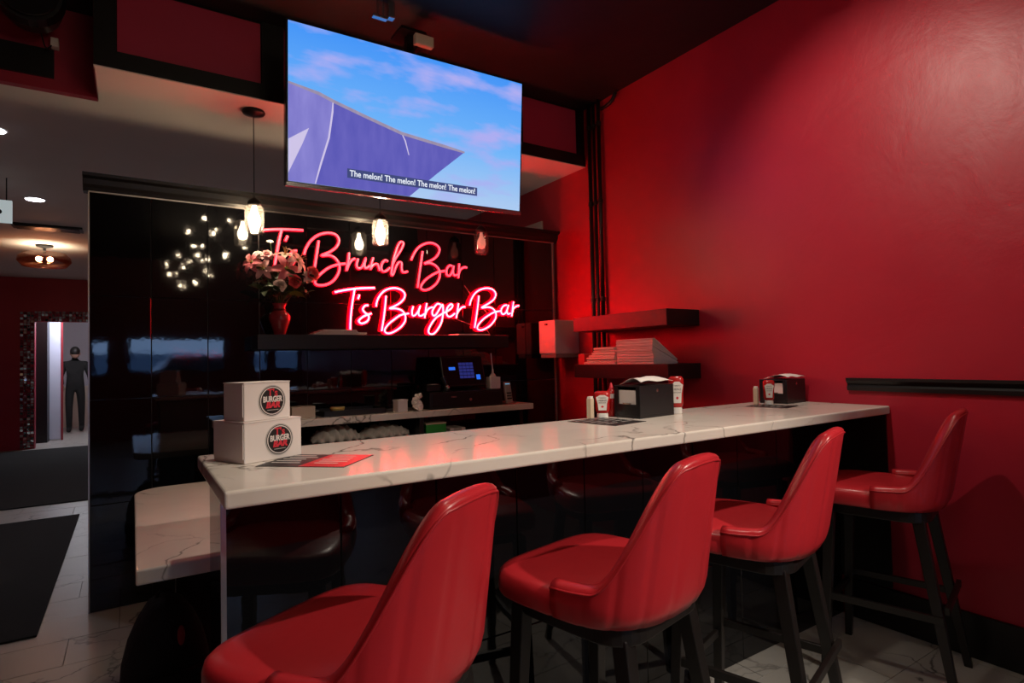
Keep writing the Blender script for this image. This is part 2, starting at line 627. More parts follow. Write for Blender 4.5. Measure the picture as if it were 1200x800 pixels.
def mosaic_chip(x0, z0, s=0.036):
    # one small mirror chip, set at its own slight angle
    tx, tz = random.uniform(-0.012, 0.012), random.uniform(-0.012, 0.012)
    f_ = [(x0, YF - 0.02 - tx - tz, z0), (x0 + s, YF - 0.02 + tx - tz, z0), (x0 + s, YF - 0.02 + tx + tz, z0 + s), (x0, YF - 0.02 - tx + tz, z0 + s)]
    g_ = [(x, YF, z) for x, _, z in f_]
    rings(mo, [f_, g_])


for i in range(4):
    for j in range(49):
        mosaic_chip(DX0 - 0.185 + i * 0.046, 0.02 + j * 0.046)
for i in range(22):
    for j in range(4):
        mosaic_chip(DX0 + 0.002 + i * 0.046, DZ + 0.006 + j * 0.043)
o = obj('mirror_mosaic', mo, mat('mirror_mosaic', (0.55, 0.6, 0.62), 0.15, metal=1.0), far)
o['kind'] = 'stuff'
# the room behind that doorway
rm = BM()
box(rm, XL, XW, 18.0, 18.2, 0, ZL)
box(rm, XL - 0.2, XL, YF, 18.2, 0, ZL)
struct('wall_vestibule', rm, mat('vestibule_paint', (0.55, 0.56, 0.6), 0.7, noise=0.1, nscale=1), 'pale wall of the room beyond the doorway')
struct('ceiling_vestibule', bx(XL, XW, YF + 0.15, 18.2, ZL, ZL + 0.1), M_WHITECEIL, 'white ceiling of the room beyond the doorway')
dl = thing('folding_door', 'pale blue panelled door leaf standing open in the far doorway', 'door', (-1.275, 13.6, 0))
for k, (x, c) in enumerate(((0.0, (0.5, 0.55, 0.68)),)):
    obj('panel', bx(x, x + 0.17, 0, 0.03, 0.02, 2.2), mat('door_panel_%d' % k, c, 0.5), dl, bevel=0.004)
    obj('stile', bx(x + 0.17, x + 0.2, -0.01, 0.04, 0.0, 2.2), mat('red_stile', (0.25, 0.02, 0.03), 0.5), dl)
obj('jamb', bx(-0.22, -0.0, -0.3, 0.05, 0.0, 2.2), M_BLACKTRIM, dl)
lamp('vestibule_light', 'POINT', (-0.75, 13.0, 2.35), 85, (0.85, 0.9, 1.0), 0.3)
ht = thing('hall_table', 'cream side table behind the person in the far doorway', 'table', (-1.0, 16.6, 0))
obj('table_top', bx(-0.35, 0.5, -0.25, 0.25, 0.86, 0.9), mat('cream_wood', (0.6, 0.52, 0.42), 0.5), ht)
obj('table_body', bx(-0.3, 0.45, -0.2, 0.2, 0.0, 0.86), mat('cream_wood', (0.6, 0.52, 0.42), 0.5), ht)

# floor mats on the left
tag(obj('floor_mat', bx(-1.6, -0.40, 3.75, 6.58, 0.0012, 0.012), M_MAT, bevel=0.003), 'large black rubber mat on the marble floor left of the bar', 'mat')
tag(obj('entrance_mat', bx(-2.2, -0.30, 7.25, 12.2, 0.0012, 0.012), M_MAT, bevel=0.003), 'long black runner mat in front of the far doorway', 'mat')

# ================================================================== BAR
bar = thing('bar', 'long black tiled bar under the marble counter', 'bar', (0, 0, 0))
BX0, BY0, BY1 = 0.19, 1.62, 1.90
obj('body', bx(BX0 + 0.006, XW - 0.003, BY0 + 0.008, BY1, 0.0, 1.022), M_GROUT, bar)
t0 = obj('tile', bx(0.0016, TX - 0.0016, -0.004, 0.008, 0.0016, TZ - 0.0016), M_TILE, bar, bevel=0.0015, seg=1)
first = True
for c in range(10):
    x = BX0 + c * TX
    w = min(TX, XW - 0.003 - x)
    if w < 0.05:
        continue
    for z in (0.4465, -0.1285):
        if w == TX and z > 0:
            t = t0 if first else t0.copy()
            if not first:
                COL.objects.link(t)
            first = False
            t.location = (x, BY0, z)
        else:
            t = obj('tile', bx(0.001, w - 0.001, -0.004, 0.008, 0.0 if z > 0 else 0.1295, TZ - 0.001), M_TILE, bar, bevel=0.0015, seg=1)
            t.location = (x, BY0, z)
obj('end_panel', bx(BX0 - 0.004, BX0 + 0.006, BY0 + 0.012, BY1, 0, 1.022), M_TILE, bar)
obj('wall_end_panel', bx(XW - 0.014, XW - 0.003, 1.378, BY0 - 0.006, 0.195, 1.022), M_BLACKTRIM, bar)
obj('edge_strip', bx(BX0 - 0.008, BX0 + 0.004, BY0 - 0.006, BY0 + 0.006, 0, 1.022), M_STEELTRIM, bar)
tag(obj('bar_counter', prism(BM(), [(0.16, 1.36), (XW - 0.004, 1.36), (XW - 0.004, 1.955), (0.16, 1.955)], 1.024, 1.063), M_COUNTER, bevel=0.007, seg=3),
    'long white marble counter with grey veins on the black bar', 'counter')
# low side counter
lcn = thing('side_counter', 'lower marble counter with a rounded corner at the end of the bar', 'counter', (0, 0, 0))
obj('slab', prism(BM(), rrect(0.006, 0.62, 1.99, 3.29, 0.13, 8, (0, 1, 0, 0)), 0.705, 0.75), M_COUNTER, lcn, bevel=0.006, seg=3)
obj('leg_panel', bx(0.16, 0.36, 3.0, 3.1, 0, 0.705), M_BLACKTRIM, lcn)
obj('apron', bx(0.28, 0.60, 2.02, 3.2, 0.60, 0.705), M_BLACKTRIM, lcn)

# back counter
bc = thing('back_counter', 'narrow marble service counter against the tiled partition', 'counter', (0, 0, 0))
ZB = 0.992
obj('worktop', bx(0.40, 2.50, 3.56, YB - 0.006, ZB - 0.042, ZB), M_COUNTER, bc, bevel=0.005)
for x in (0.42, 1.60, 2.40):
    obj('divider', bx(x, x + 0.03, 3.60, YB - 0.006, 0.0, ZB - 0.042), M_BLACKTRIM, bc)
obj('shelf', bx(0.45, 2.40, 3.60, YB - 0.006, 0.80, 0.83), M_BLACKTRIM, bc)
obj('kick_panel', bx(0.45, 2.40, 3.62, 3.64, 0.0, 0.80), M_BLACKTRIM, bc)
# floating shelf on tiles
tag(obj('floating_shelf', bx(0.62, 2.38, 3.70, YB - 0.006, 1.412, 1.502), M_BLACKWOOD, bevel=0.002), 'long black floating shelf below the neon signs', 'shelf')
# wall shelves on the right
tag(obj('wall_shelf', bx(2.738, XW, 2.464, 3.363, 1.512, 1.614), M_BLACKWOOD, bevel=0.002), 'upper black box shelf on the red wall, lit red', 'shelf')
tag(obj('wall_shelf', bx(2.738, XW, 2.464, 3.365, 1.176, 1.272), M_BLACKWOOD, bevel=0.002), 'lower black box shelf on the red wall holding paper bags', 'shelf')

# ================================================================== STOOLS
SEAT_Z, BACK_Z, SHELL_B, ARM_Z = 0.772, 1.092, 0.700, 0.804


def rim_height(at):
    k = min(1, max(0, (at - 16) / 55))
    s_ = k * k * (3 - 2 * k)
    return BACK_Z * (1 - s_) + ARM_Z * s_ - 0.008 * (min(at, 16) / 16) ** 2 - 0.006 * max(0, at - 71) / 20


def shell_pos(t, z, inset):
    cx = math.copysign(abs(math.sin(t)) ** 0.78, t)
    cy = -math.copysign(abs(math.cos(t)) ** 0.78, math.cos(t))
    f = (z - SHELL_B) / (BACK_Z - SHELL_B)
    w = 0.244 - 0.034 * max(0.0, f)
    d = 0.222 + 0.070 * f
    base = 0.014 * max(0, 1 - f * 7) ** 2
    return Vector((cx * (w - inset - base), cy * (d - inset - base), z))


SHELL_T = math.radians(91)


def shell_bm():
    b = BM()
    cols = 80
    loops = []
    for i in range(cols + 1):
        t = -SHELL_T + 2 * SHELL_T * i / cols
        at = abs(math.degrees(t))
        h = rim_height(at)
        seam = 0
        for q in (11, 33, 54, 74):
            d = abs(at - q)
            if d < 3.5:
                seam = max(seam, 0.0035 * (1 - d / 3.5))
        L = []
        n = 12
        th = 0.040
        for j in range(n + 1):
            z = SHELL_B + (h - 0.016 - SHELL_B) * j / n
            L.append(shell_pos(t, z, seam))
        for j in range(1, 6):
            a = PI * j / 6
            L.append(shell_pos(t, h - 0.016 + 0.016 * math.sin(a), th / 2 - th / 2 * math.cos(a)))
        for j in range(n + 1):
            z = h - 0.016 + (SHELL_B - h + 0.016) * j / n
            L.append(shell_pos(t, z, th))
        loops.append(L)
    rings(b, loops)
    return b


def piping_bm(inset, dz):
    b = BM()
    pts = []
    for i in range(61):
        t = -SHELL_T + 2 * SHELL_T * i / 60
        pts.append(shell_pos(t, rim_height(abs(math.degrees(t))) - dz, inset))
    tube(b, pts, 0.0032, 6)
    return b


def cushion_bm():
    b = BM()
    n = 48

    def outline(k, z):
        P = []
        for j in range(n):
            t = 2 * PI * j / n
            c, s = math.cos(t), math.sin(t)
            e = 0.42
            x = math.copysign(abs(c) ** e, c) * (0.238 * k)
            y = math.copysign(abs(s) ** e, s) * ((0.235 if s > 0 else 0.205) * k) + 0.02
            if y < 0:
                x *= 1 - 0.20 * min(1, -y / 0.05) ** 0.5
            P.append((x, y, z))
        return P
    lv = [(0.90, 0.699), (0.985, 0.702), (1.0, 0.710), (1.0, 0.742), (0.985, 0.757), (0.95, 0.766), (0.85, 0.772), (0.55, 0.777), (0.2, 0.779)]
    rings(b, [outline(k, z) for k, z in lv])
    return b


def make_stool():
    r = thing('bar_stool', 'x', 'stool', (0, 0, 0), 0, 'red leather bar stools along the bar')
    sh = obj('backrest', shell_bm(), M_LEATHER, r, smooth=True)
    obj('piping', piping_bm(0.0, 0.017), M_LEATHERSEAM, sh, smooth=True)
    obj('piping', piping_bm(0.04, 0.017), M_LEATHERSEAM, sh, smooth=True)
    obj('seat', cushion_bm(), M_LEATHER, r, smooth=True)
    f = BM()
    prism(f, rrect(-0.195, 0.195, -0.175, 0.205, 0.09), 0.655, 0.700)
    obj('seat_frame', f, M_BLACKWOOD, r, bevel=0.004)
    for sx in (-1, 1):
        for sy in (-1, 1):
            b = BM()
            tx, ty = (0.165 if sy > 0 else 0.145) * sx, 0.175 if sy > 0 else -0.135
            ex, ey = 0.192 * sx, 0.205 * sy + (0.0 if sy > 0 else -0.035)
            loops = []
            for z, q in ((0.0, 0.014), (0.3, 0.018), (0.67, 0.021)):
                f_ = z / 0.67
                cx, cy = ex + (tx - ex) * f_, ey + (ty - ey) * f_
                loops.append([(cx - q, cy - q, z), (cx + q, cy - q, z), (cx + q, cy + q, z), (cx - q, cy + q, z)])
            rings(b, loops)
            obj('leg', b, M_BLACKWOOD, r, bevel=0.003)
    for nm, a, c, z in (('footrest', (-0.185, 0.197), (0.185, 0.197), 0.25), ('stretcher', (-0.185, -0.22), (0.185, -0.22), 0.33),
                        ('stretcher', (-0.186, -0.21), (-0.186, 0.19), 0.29), ('stretcher', (0.186, -0.21), (0.186, 0.19), 0.29)):
        b = BM()
        dx = 0.008 if a[0] == c[0] else 0
        dy = 0.008 if not dx else 0
        box(b, min(a[0], c[0]) - dx, max(a[0], c[0]) + dx, min(a[1], c[1]) - dy, max(a[1], c[1]) + dy, z, z + 0.028)
        obj(nm, b, M_BLACKWOOD, r, bevel=0.002)
    return r


stool0 = make_stool()
STOOLS = [(0.40, 1.20, 29, 'red leather bar stool closest to the viewer, cut off by the frame bottom'),
          (1.08, 1.194, 12, 'second red leather bar stool from the viewer, whole back in view'),
          (1.765, 1.245, 16, 'third red leather bar stool from the viewer, beside the stool at the wall'),
          (2.685, 1.235, 14, 'red leather bar stool farthest from the viewer, against the red wall')]
for i, (x, y, a, lab) in enumerate(STOOLS):
    s = stool0 if i == 0 else copy_tree(stool0)
    s.location = (x, y, 0)
    s.rotation_euler = (0, 0, math.radians(a))
    s['label'] = lab

# ================================================================== NEON SIGNS
NEON_BRUNCH = [
    ('T',[[(0.693,2.17),(0.767,2.182),(0.855,2.19),(0.939,2.194)],[(0.805,2.182),(0.789,2.112),(0.778,2.049),(0.768,1.993),(0.756,1.925)]]),
    ("'",[[(0.842,2.148),(0.827,2.113)]]),
    ('s',[[(0.898,2.056),(0.874,2.051),(0.859,2.028),(0.869,2.008),(0.881,1.989),(0.864,1.963),(0.835,1.967)]]),
    ('B',[[(0.943,2.035),(0.956,2.077),(0.987,2.13),(1.037,2.173),(1.101,2.193),(1.152,2.185),(1.172,2.151),(1.157,2.107),(1.112,2.067),(1.054,2.037),(1.111,2.042),(1.15,2.022),(1.172,1.984),(1.168,1.932),(1.135,1.878),(1.09,1.847),(1.039,1.838),(1.012,1.849),(1.018,1.878),(1.053,1.919),(1.104,1.96),(1.162,1.984),(1.214,1.994)],[(1.038,2.135),(1.027,2.064),(1.013,1.973),(1.002,1.896),(0.993,1.864)]]),
    ('r',[[(1.24,2.07),(1.234,2.019),(1.22,1.946)],[(1.223,1.951),(1.237,1.988),(1.257,2.02),(1.283,2.034)]]),
    ('u',[[(1.302,2.034),(1.291,1.992),(1.301,1.969),(1.322,1.973),(1.341,2.001),(1.357,2.043),(1.347,2.001),(1.35,1.975),(1.367,1.976),(1.384,1.993)]]),
    ('n',[[(1.411,2.05),(1.398,2.01),(1.388,1.965)],[(1.39,1.97),(1.41,1.998),(1.437,2.007),(1.448,1.987),(1.455,1.961)]]),
    ('c',[[(1.517,2.031),(1.498,2.038),(1.475,2.015),(1.467,1.983),(1.477,1.96),(1.502,1.962),(1.531,1.987)]]),
    ('h',[[(1.547,1.994),(1.57,2.049),(1.611,2.111),(1.637,2.162),(1.629,2.18),(1.606,2.17),(1.583,2.119),(1.559,2.043),(1.546,1.978),(1.543,1.939),(1.556,1.944),(1.574,1.99),(1.598,2.03),(1.62,2.028),(1.62,1.993),(1.625,1.966),(1.642,1.962),(1.666,1.97)]]),
    ('B',[[(1.695,2.054),(1.718,2.103),(1.753,2.15),(1.801,2.181),(1.853,2.194),(1.898,2.183),(1.923,2.155),(1.91,2.112),(1.87,2.073),(1.799,2.037),(1.844,2.043),(1.889,2.027),(1.918,1.993),(1.92,1.945),(1.893,1.896),(1.847,1.858),(1.801,1.841),(1.77,1.849),(1.77,1.872),(1.803,1.915),(1.855,1.953),(1.908,1.98),(1.964,1.993)],[(1.786,2.126),(1.773,2.043),(1.756,1.948),(1.741,1.856)]]),
    ('a',[[(2.025,2.033),(2.002,2.035),(1.978,2.003),(1.98,1.964),(2.007,1.962),(2.031,2.006),(2.039,2.037),(2.031,1.994),(2.041,1.965),(2.068,1.969)]]),
    ('r',[[(2.087,2.056),(2.082,2.004),(2.076,1.945)],[(2.078,1.967),(2.096,2.011),(2.128,2.031),(2.152,2.03)]]),
]
NEON_BURGER = [
    ('T',[[(1.138,1.796),(1.206,1.813),(1.305,1.829),(1.416,1.838)],[(1.273,1.821),(1.26,1.75),(1.248,1.673),(1.241,1.596),(1.239,1.539)]]),
    ("'",[[(1.306,1.787),(1.296,1.756)]]),
    ('s',[[(1.368,1.715),(1.343,1.711),(1.328,1.686),(1.342,1.664),(1.365,1.648),(1.37,1.626),(1.353,1.601),(1.319,1.589),(1.299,1.603),(1.311,1.622),(1.342,1.642),(1.39,1.66)]]),
    ('B',[[(1.423,1.708),(1.432,1.75),(1.459,1.796),(1.501,1.829),(1.554,1.843),(1.602,1.837),(1.635,1.812),(1.635,1.78),(1.607,1.745),(1.564,1.718),(1.522,1.698),(1.576,1.698),(1.618,1.682),(1.639,1.648),(1.635,1.608),(1.604,1.568),(1.561,1.539),(1.519,1.522),(1.49,1.527),(1.484,1.549),(1.508,1.583),(1.551,1.618),(1.605,1.653),(1.667,1.666)],[(1.497,1.786),(1.49,1.718),(1.48,1.645),(1.469,1.583),(1.461,1.538)]]),
    ('u',[[(1.702,1.719),(1.691,1.682),(1.695,1.652),(1.715,1.655),(1.738,1.683),(1.757,1.723),(1.743,1.683),(1.745,1.653),(1.768,1.653),(1.785,1.665)]]),
    ('r',[[(1.808,1.744),(1.799,1.699),(1.789,1.635)],[(1.791,1.652),(1.809,1.69),(1.83,1.709),(1.856,1.717)]]),
    ('g',[[(1.919,1.738),(1.893,1.742),(1.867,1.715),(1.85,1.681),(1.858,1.655),(1.881,1.663),(1.908,1.702),(1.935,1.738),(1.94,1.703),(1.936,1.655),(1.922,1.602),(1.889,1.549),(1.852,1.518),(1.822,1.525),(1.82,1.553),(1.844,1.596),(1.881,1.639),(1.934,1.671),(1.966,1.686)]]),
    ('e',[[(1.966,1.686),(2.004,1.709),(2.02,1.734),(2.004,1.743),(1.977,1.718),(1.966,1.684),(1.976,1.655),(2.003,1.651),(2.037,1.676)]]),
    ('r',[[(2.07,1.752),(2.06,1.696),(2.048,1.64)],[(2.052,1.667),(2.074,1.701),(2.102,1.724),(2.127,1.727)]]),
    ('B',[[(2.166,1.74),(2.18,1.783),(2.214,1.833),(2.261,1.864),(2.322,1.879),(2.376,1.87),(2.402,1.838),(2.385,1.796),(2.333,1.759),(2.271,1.725),(2.332,1.731),(2.373,1.72),(2.399,1.688),(2.395,1.644),(2.356,1.596),(2.308,1.566),(2.261,1.551),(2.231,1.56),(2.235,1.586),(2.276,1.63),(2.331,1.666),(2.386,1.693),(2.448,1.704)],[(2.249,1.817),(2.238,1.739),(2.219,1.634),(2.205,1.568)]]),
    ('a',[[(2.502,1.753),(2.47,1.743),(2.449,1.71),(2.458,1.68),(2.487,1.687),(2.509,1.723),(2.52,1.754),(2.505,1.711),(2.511,1.682),(2.536,1.688)]]),
    ('r',[[(2.569,1.782),(2.558,1.725),(2.548,1.664)],[(2.553,1.689),(2.569,1.728),(2.599,1.747),(2.622,1.751)]]),
]



def neon_sign(data, label, y, core, body, rc, rb):
    r = thing('neon_sign', label, 'sign', (0, y, 0))
    for ch, strokes in data:
        cb_, bb_ = BM(), BM()
        for st in strokes:
            P = spline([(x, 0, z) for x, z in st], 5)
            tube(cb_, [(p.x, -rb * 0.62, p.z) for p in P], rc, 6)
            tube(bb_, [(p.x, 0, p.z) for p in P], rb, 8)
        L = obj('letter', bb_, body, r, smooth=True)
        obj('light_core', cb_, core, L, smooth=True)
    return r


sign1 = neon_sign(NEON_BRUNCH, "upper pink neon script sign reading T's Brunch Bar", 3.917, M_NEONPINK, M_NEONPINKBODY, 0.0072, 0.010)
sign2 = neon_sign(NEON_BURGER, "lower bright red neon script sign reading T's Burger Bar", 3.913, M_NEONHOT, M_NEONHOTBODY, 0.0062, 0.0105)
for sg, posts in ((sign1, ((0.80, 2.10), (1.04, 2.10), (1.42, 2.00), (1.88, 2.00))), (sign2, ((1.30, 1.75), (1.56, 1.74), (1.95, 1.70), (2.37, 1.74)))):
    for x, z in posts:
        b = BM()
        tube(b, [(x, 0.0, z), (x, 0.02, z)], 0.005, 8)
        obj('standoff', b, M_CHROME, sg)
for nm, lab, pts in (('power_cord', 'thin pale wire hanging from the upper neon sign to the lower one', [(2.12, 3.9, 1.89), (2.2, 3.91, 1.80), (2.28, 3.91, 1.73), (2.34, 3.91, 1.66)]),
                     ('power_cord', 'thin pale wire running from the lower neon sign down to the shelf end', [(2.05, 3.9, 1.63), (2.18, 3.91, 1.59), (2.3, 3.91, 1.56), (2.345, 3.91, 1.515)])):
    b = BM()
    tube(b, spline(pts, 5), 0.0018, 5)
    tag(obj(nm, b, mat('pale_wire', (0.5, 0.4, 0.38), 0.5)), lab, 'wire', 'neon sign wires')

# ================================================================== TELEVISION
TVW, TVH = 1.43, 0.804
tv = thing('television', 'large wall television hung from the ceiling showing a blue sky and cliff scene', 'television', (1.385, 3.071, 2.674))
tv.rotation_euler = (math.radians(5.2), math.radians(-0.6), 0)
obj('casing', bx(-TVW / 2 - 0.012, TVW / 2 + 0.012, 0.004, 0.05, -TVH / 2 - 0.02, TVH / 2 + 0.012), mat('tv_casing', (0.012, 0.012, 0.014), 0.22), tv, bevel=0.004)
obj('rear_housing', bx(-0.42, 0.42, 0.05, 0.085, -0.3, 0.2), M_BLACKPLASTIC, tv, bevel=0.01)
obj('bottom_bezel', bx(-TVW / 2 - 0.012, TVW / 2 + 0.012, -0.004, 0.03, -TVH / 2 - 0.026, -TVH / 2 - 0.004), mat('tv_bezel', (0.3, 0.3, 0.32), 0.25, metal=0.9), tv, bevel=0.002)


def screen_mat(name, nodes_fn):
    m = bpy.data.materials.new(name)
    m.use_nodes = True
    nt = m.node_tree
    nt.nodes.clear()
    out = nt.nodes.new('ShaderNodeOutputMaterial')
    e = nt.nodes.new('ShaderNodeEmission')
    e.inputs['Strength'].default_value = 1.0
    nt.links.new(e.outputs[0], out.inputs[0])
    tc = nt.nodes.new('ShaderNodeTexCoord')
    nodes_fn(nt, tc, e)
    return m


def sky_nodes(nt, tc, e):
    sep = nt.nodes.new('ShaderNodeSeparateXYZ')
    nt.links.new(tc.outputs['Object'], sep.inputs[0])
    mr = nt.nodes.new('ShaderNodeMapRange')
    mr.inputs['From Min'].default_value = -TVH / 2
    mr.inputs['From Max'].default_value = TVH / 2
    nt.links.new(sep.outputs['Z'], mr.inputs['Value'])
    cr_ = nt.nodes.new('ShaderNodeValToRGB')
    cr_.color_ramp.elements[0].color = (0.42, 0.60, 0.88, 1)
    cr_.color_ramp.elements[1].color = (0.06, 0.30, 0.93, 1)
    q = cr_.color_ramp.elements.new(0.45)
    q.color = (0.16, 0.46, 0.95, 1)
    nt.links.new(mr.outputs[0], cr_.inputs[0])
    mp = nt.nodes.new('ShaderNodeMapping')
    mp.inputs['Scale'].default_value = (1.6, 1, 5)
    mp.inputs['Location'].default_value = (0.35, 0, 0.1)
    nt.links.new(tc.outputs['Object'], mp.inputs[0])
    n = nt.nodes.new('ShaderNodeTexNoise')
    n.inputs['Scale'].default_value = 1.5
    n.inputs['Detail'].default_value = 4
    nt.links.new(mp.outputs[0], n.inputs['Vector'])
    m2 = nt.nodes.new('ShaderNodeMapRange')
    m2.inputs['From Min'].default_value = 0.48
    m2.inputs['From Max'].default_value = 0.68
    nt.links.new(n.outputs['Fac'], m2.inputs['Value'])
    mx = nt.nodes.new('ShaderNodeMix')
    mx.data_type = 'RGBA'
    mx.inputs['B'].default_value = (0.42, 0.42, 0.88, 1)
    nt.links.new(m2.outputs[0], mx.inputs['Factor'])
    nt.links.new(cr_.outputs[0], mx.inputs['A'])
    nt.links.new(mx.outputs['Result'], e.inputs['Color'])


def rock_nodes(c1, c2, sc):
    def fn(nt, tc, e):
        mp = nt.nodes.new('ShaderNodeMapping')
        mp.inputs['Scale'].default_value = (3, 1, 0.8)
        nt.links.new(tc.outputs['Object'], mp.inputs[0])
        n = nt.nodes.new('ShaderNodeTexNoise')
        n.inputs['Scale'].default_value = sc
        n.inputs['Detail'].default_value = 6
        nt.links.new(mp.outputs[0], n.inputs['Vector'])
        mx = nt.nodes.new('ShaderNodeMix')
        mx.data_type = 'RGBA'
        mx.inputs['A'].default_value = (*c1, 1)
        mx.inputs['B'].default_value = (*c2, 1)
        nt.links.new(n.outputs['Fac'], mx.inputs['Factor'])
        nt.links.new(mx.outputs['Result'], e.inputs['Color'])
    return fn


def flat_emit(c):
    def fn(nt, tc, e):
        e.inputs['Color'].default_value = (*c, 1)
    return fn


scr = obj('screen', bx(-TVW / 2, TVW / 2, 0.0, 0.004, -TVH / 2, TVH / 2), screen_mat('screen_sky', sky_nodes), tv)


def on_screen(name, uvs, m, lift):
    b = BM()
    P = [((u - 0.5) * TVW, (v - 0.5) * TVH) for u, v in uvs]
    rings(b, [[(x, -lift, z) for x, z in P], [(x, -lift + 0.0005, z) for x, z in P]])
    return obj(name, b, m, scr)


def band(pts, w):
    L, R_ = [], []
    for i, p in enumerate(pts):
        a = Vector(pts[max(i - 1, 0)])
        c = Vector(pts[min(i + 1, len(pts) - 1)])
        t = (c - a).normalized()
        n = Vector((-t.y * TVH / TVW, t.x)) * w * (1 if 0 < i < len(pts) - 1 else 0.6)
        L.append(tuple(Vector(p) + n))
        R_.append(tuple(Vector(p) - n))
    return L + R_[::-1]


M_R1 = screen_mat('screen_cliff', rock_nodes((0.075, 0.075, 0.42), (0.17, 0.15, 0.55), 6))
M_R2 = screen_mat('screen_cliff_left', rock_nodes((0.14, 0.13, 0.50), (0.32, 0.29, 0.72), 5))
M_R3 = screen_mat('screen_cliff_edge', flat_emit((0.62, 0.55, 0.80)))
M_R4 = screen_mat('screen_cliff_top', rock_nodes((0.25, 0.20, 0.32), (0.42, 0.36, 0.50), 9))
on_screen('picture_cliff', [(0, 0.624), (0.107, 0.592), (0.158, 0.562), (0.277, 0.506), (0.43, 0.438), (0.62, 0.403), (0.714, 0.382), (0.589, 0.194), (0.466, 0.0), (0, 0)], M_R1, 0.0008)
on_screen('picture_cliff', [(0, 0.61), (0.107, 0.575), (0.159, 0.551), (0.157, 0.484), (0.144, 0.312), (0.115, 0.136), (0.092, 0.0), (0, 0)], M_R2, 0.0013)
on_screen('picture_cliff', band([(0.159, 0.551), (0.157, 0.484), (0.144, 0.312), (0.115, 0.136), (0.095, 0.002)], 0.006), M_R3, 0.0018)
on_screen('picture_cliff', [(0.0, 0.263), (0.072, 0.353), (0.05, 0.25), (0.0, 0.05)], M_R3, 0.0018)
on_screen('picture_cliff', band([(0.43, 0.435), (0.446, 0.384), (0.462, 0.29)], 0.005), M_R3, 0.0018)
on_screen('picture_cliff', band([(0.0, 0.617), (0.107, 0.585), (0.158, 0.556), (0.277, 0.50), (0.43, 0.432), (0.62, 0.398), (0.714, 0.380)], 0.011), M_R4, 0.0023)
on_screen('caption_bar', [(0.213, 0.07), (0.778, 0.07), (0.778, 0.132), (0.213, 0.132)], screen_mat('screen_caption', flat_emit((0.055, 0.07, 0.20))), 0.0028)
text_obj('caption_text', 'The melon! The melon! The melon! The melon!', screen_mat('screen_text', flat_emit((0.85, 0.9, 1.0))), 0.046, scr,
         ((0.4955 - 0.5) * TVW, -0.0032, (0.101 - 0.5) * TVH), (PI / 2, 0, 0), width=0.545 * TVW, bold=0.0006)
# ceiling mount
mt = thing('television_mount', 'black ceiling pole and bracket carrying the television', 'mount', (1.41, 3.24, 0))
obj('pole', bx(-0.02, 0.02, -0.02, 0.02, 2.68, ZC - 0.01), M_BLACKMETAL, mt)
obj('ceiling_plate', bx(-0.08, 0.08, -0.08, 0.08, ZC - 0.012, ZC), M_BLACKMETAL, mt)
obj('bracket', bx(-0.25, 0.25, -0.085, -0.02, 2.62, 2.72), M_BLACKMETAL, mt)
rt_ = thing('media_box', 'small cream box fixed beside the television pole under the ceiling', 'box', (1.425, 3.06, 3.15))
obj('case', bx(-0.058, 0.058, -0.02, 0.02, 0.0, 0.062), mat('cream_plastic', (0.62, 0.55, 0.42), 0.5), rt_, bevel=0.006)
obj('clip', bx(-0.012, 0.012, 0.018, 0.16, 0.02, 0.04), M_BLACKMETAL, rt_)
cl_ = thing('ceiling_clamp', 'small shiny metal conduit clamp on the black ceiling above the television', 'fixture', (1.12, 2.9, ZC))
obj('plate', bx(-0.05, 0.05, -0.03, 0.03, -0.05, 0), M_BLACKMETAL, cl_)
for dx in (-0.03, 0.0):
    b = BM()
    tube(b, [(dx, 0, 0), (dx, 0, -0.15)], 0.007, 8)
    obj('rod', b, M_CHROME, cl_)
obj('saddle', bx(-0.06, 0.02, -0.015, 0.015, -0.165, -0.15), M_CHROME, cl_, bevel=0.003)
obj('junction', bx(0.025, 0.06, -0.02, 0.02, -0.15, -0.06), M_CHROME, cl_, bevel=0.004)

# ================================================================== PENDANTS


def pendant(x, lit, label):
    y = 3.72
    r = thing('pendant_lamp', label, 'lamp', (x, y, ZL), 0, 'jar pendant lamps in front of the tiled partition')
    b = BM()
    lathe(b, [(0.062, 0.0), (0.066, -0.008), (0.06, -0.018), (0.02, -0.03), (0.008, -0.034)], 24)
    obj('canopy', b, M_BLACKMETAL, r, smooth=True)
    b = BM()
    tube(b, [(0, 0, -0.03), (0, 0, -0.53)], 0.0028, 6)
    obj('cord', b, M_BLACKMETAL, r)
    b = BM()
    lathe(b, [(0.006, -0.52), (0.02, -0.53), (0.038, -0.548), (0.04, -0.572)], 24)
    obj('cap', b, M_BLACKMETAL, r, smooth=True)
    b = BM()
    prof = [(0.036, -0.566), (0.050, -0.58), (0.054, -0.59), (0.054, -0.72), (0.050, -0.735), (0.0475, -0.733), (0.0515, -0.718), (0.0515, -0.592), (0.047, -0.583), (0.033, -0.568)]
    n = 28
    loops = [[(q * math.cos(2 * PI * j / n), q * math.sin(2 * PI * j / n), z) for j in range(n)] for q, z in prof]
    rings(b, loops, close=True)
    obj('glass_jar', b, M_GLASS, r, smooth=True)
    b = BM()
    lathe(b, [(0.010, -0.575), (0.013, -0.60), (0.022, -0.622), (0.031, -0.645), (0.032, -0.665), (0.024, -0.688), (0.004, -0.698)], 20)
    obj('bulb', b, M_BULB if lit else M_UNLITGLOW, r, smooth=True)
    return r


pendant(0.612, True, 'leftmost lit glass jar pendant lamp, hanging over the bouquet')
pendant(1.392, True, 'lit glass jar pendant lamp hanging over the word Brunch')
pendant(2.172, False, 'unlit glass jar pendant lamp hanging at the right by the red wall')

# ================================================================== CHANDELIERS (behind the viewer, mirrored in the tiles)


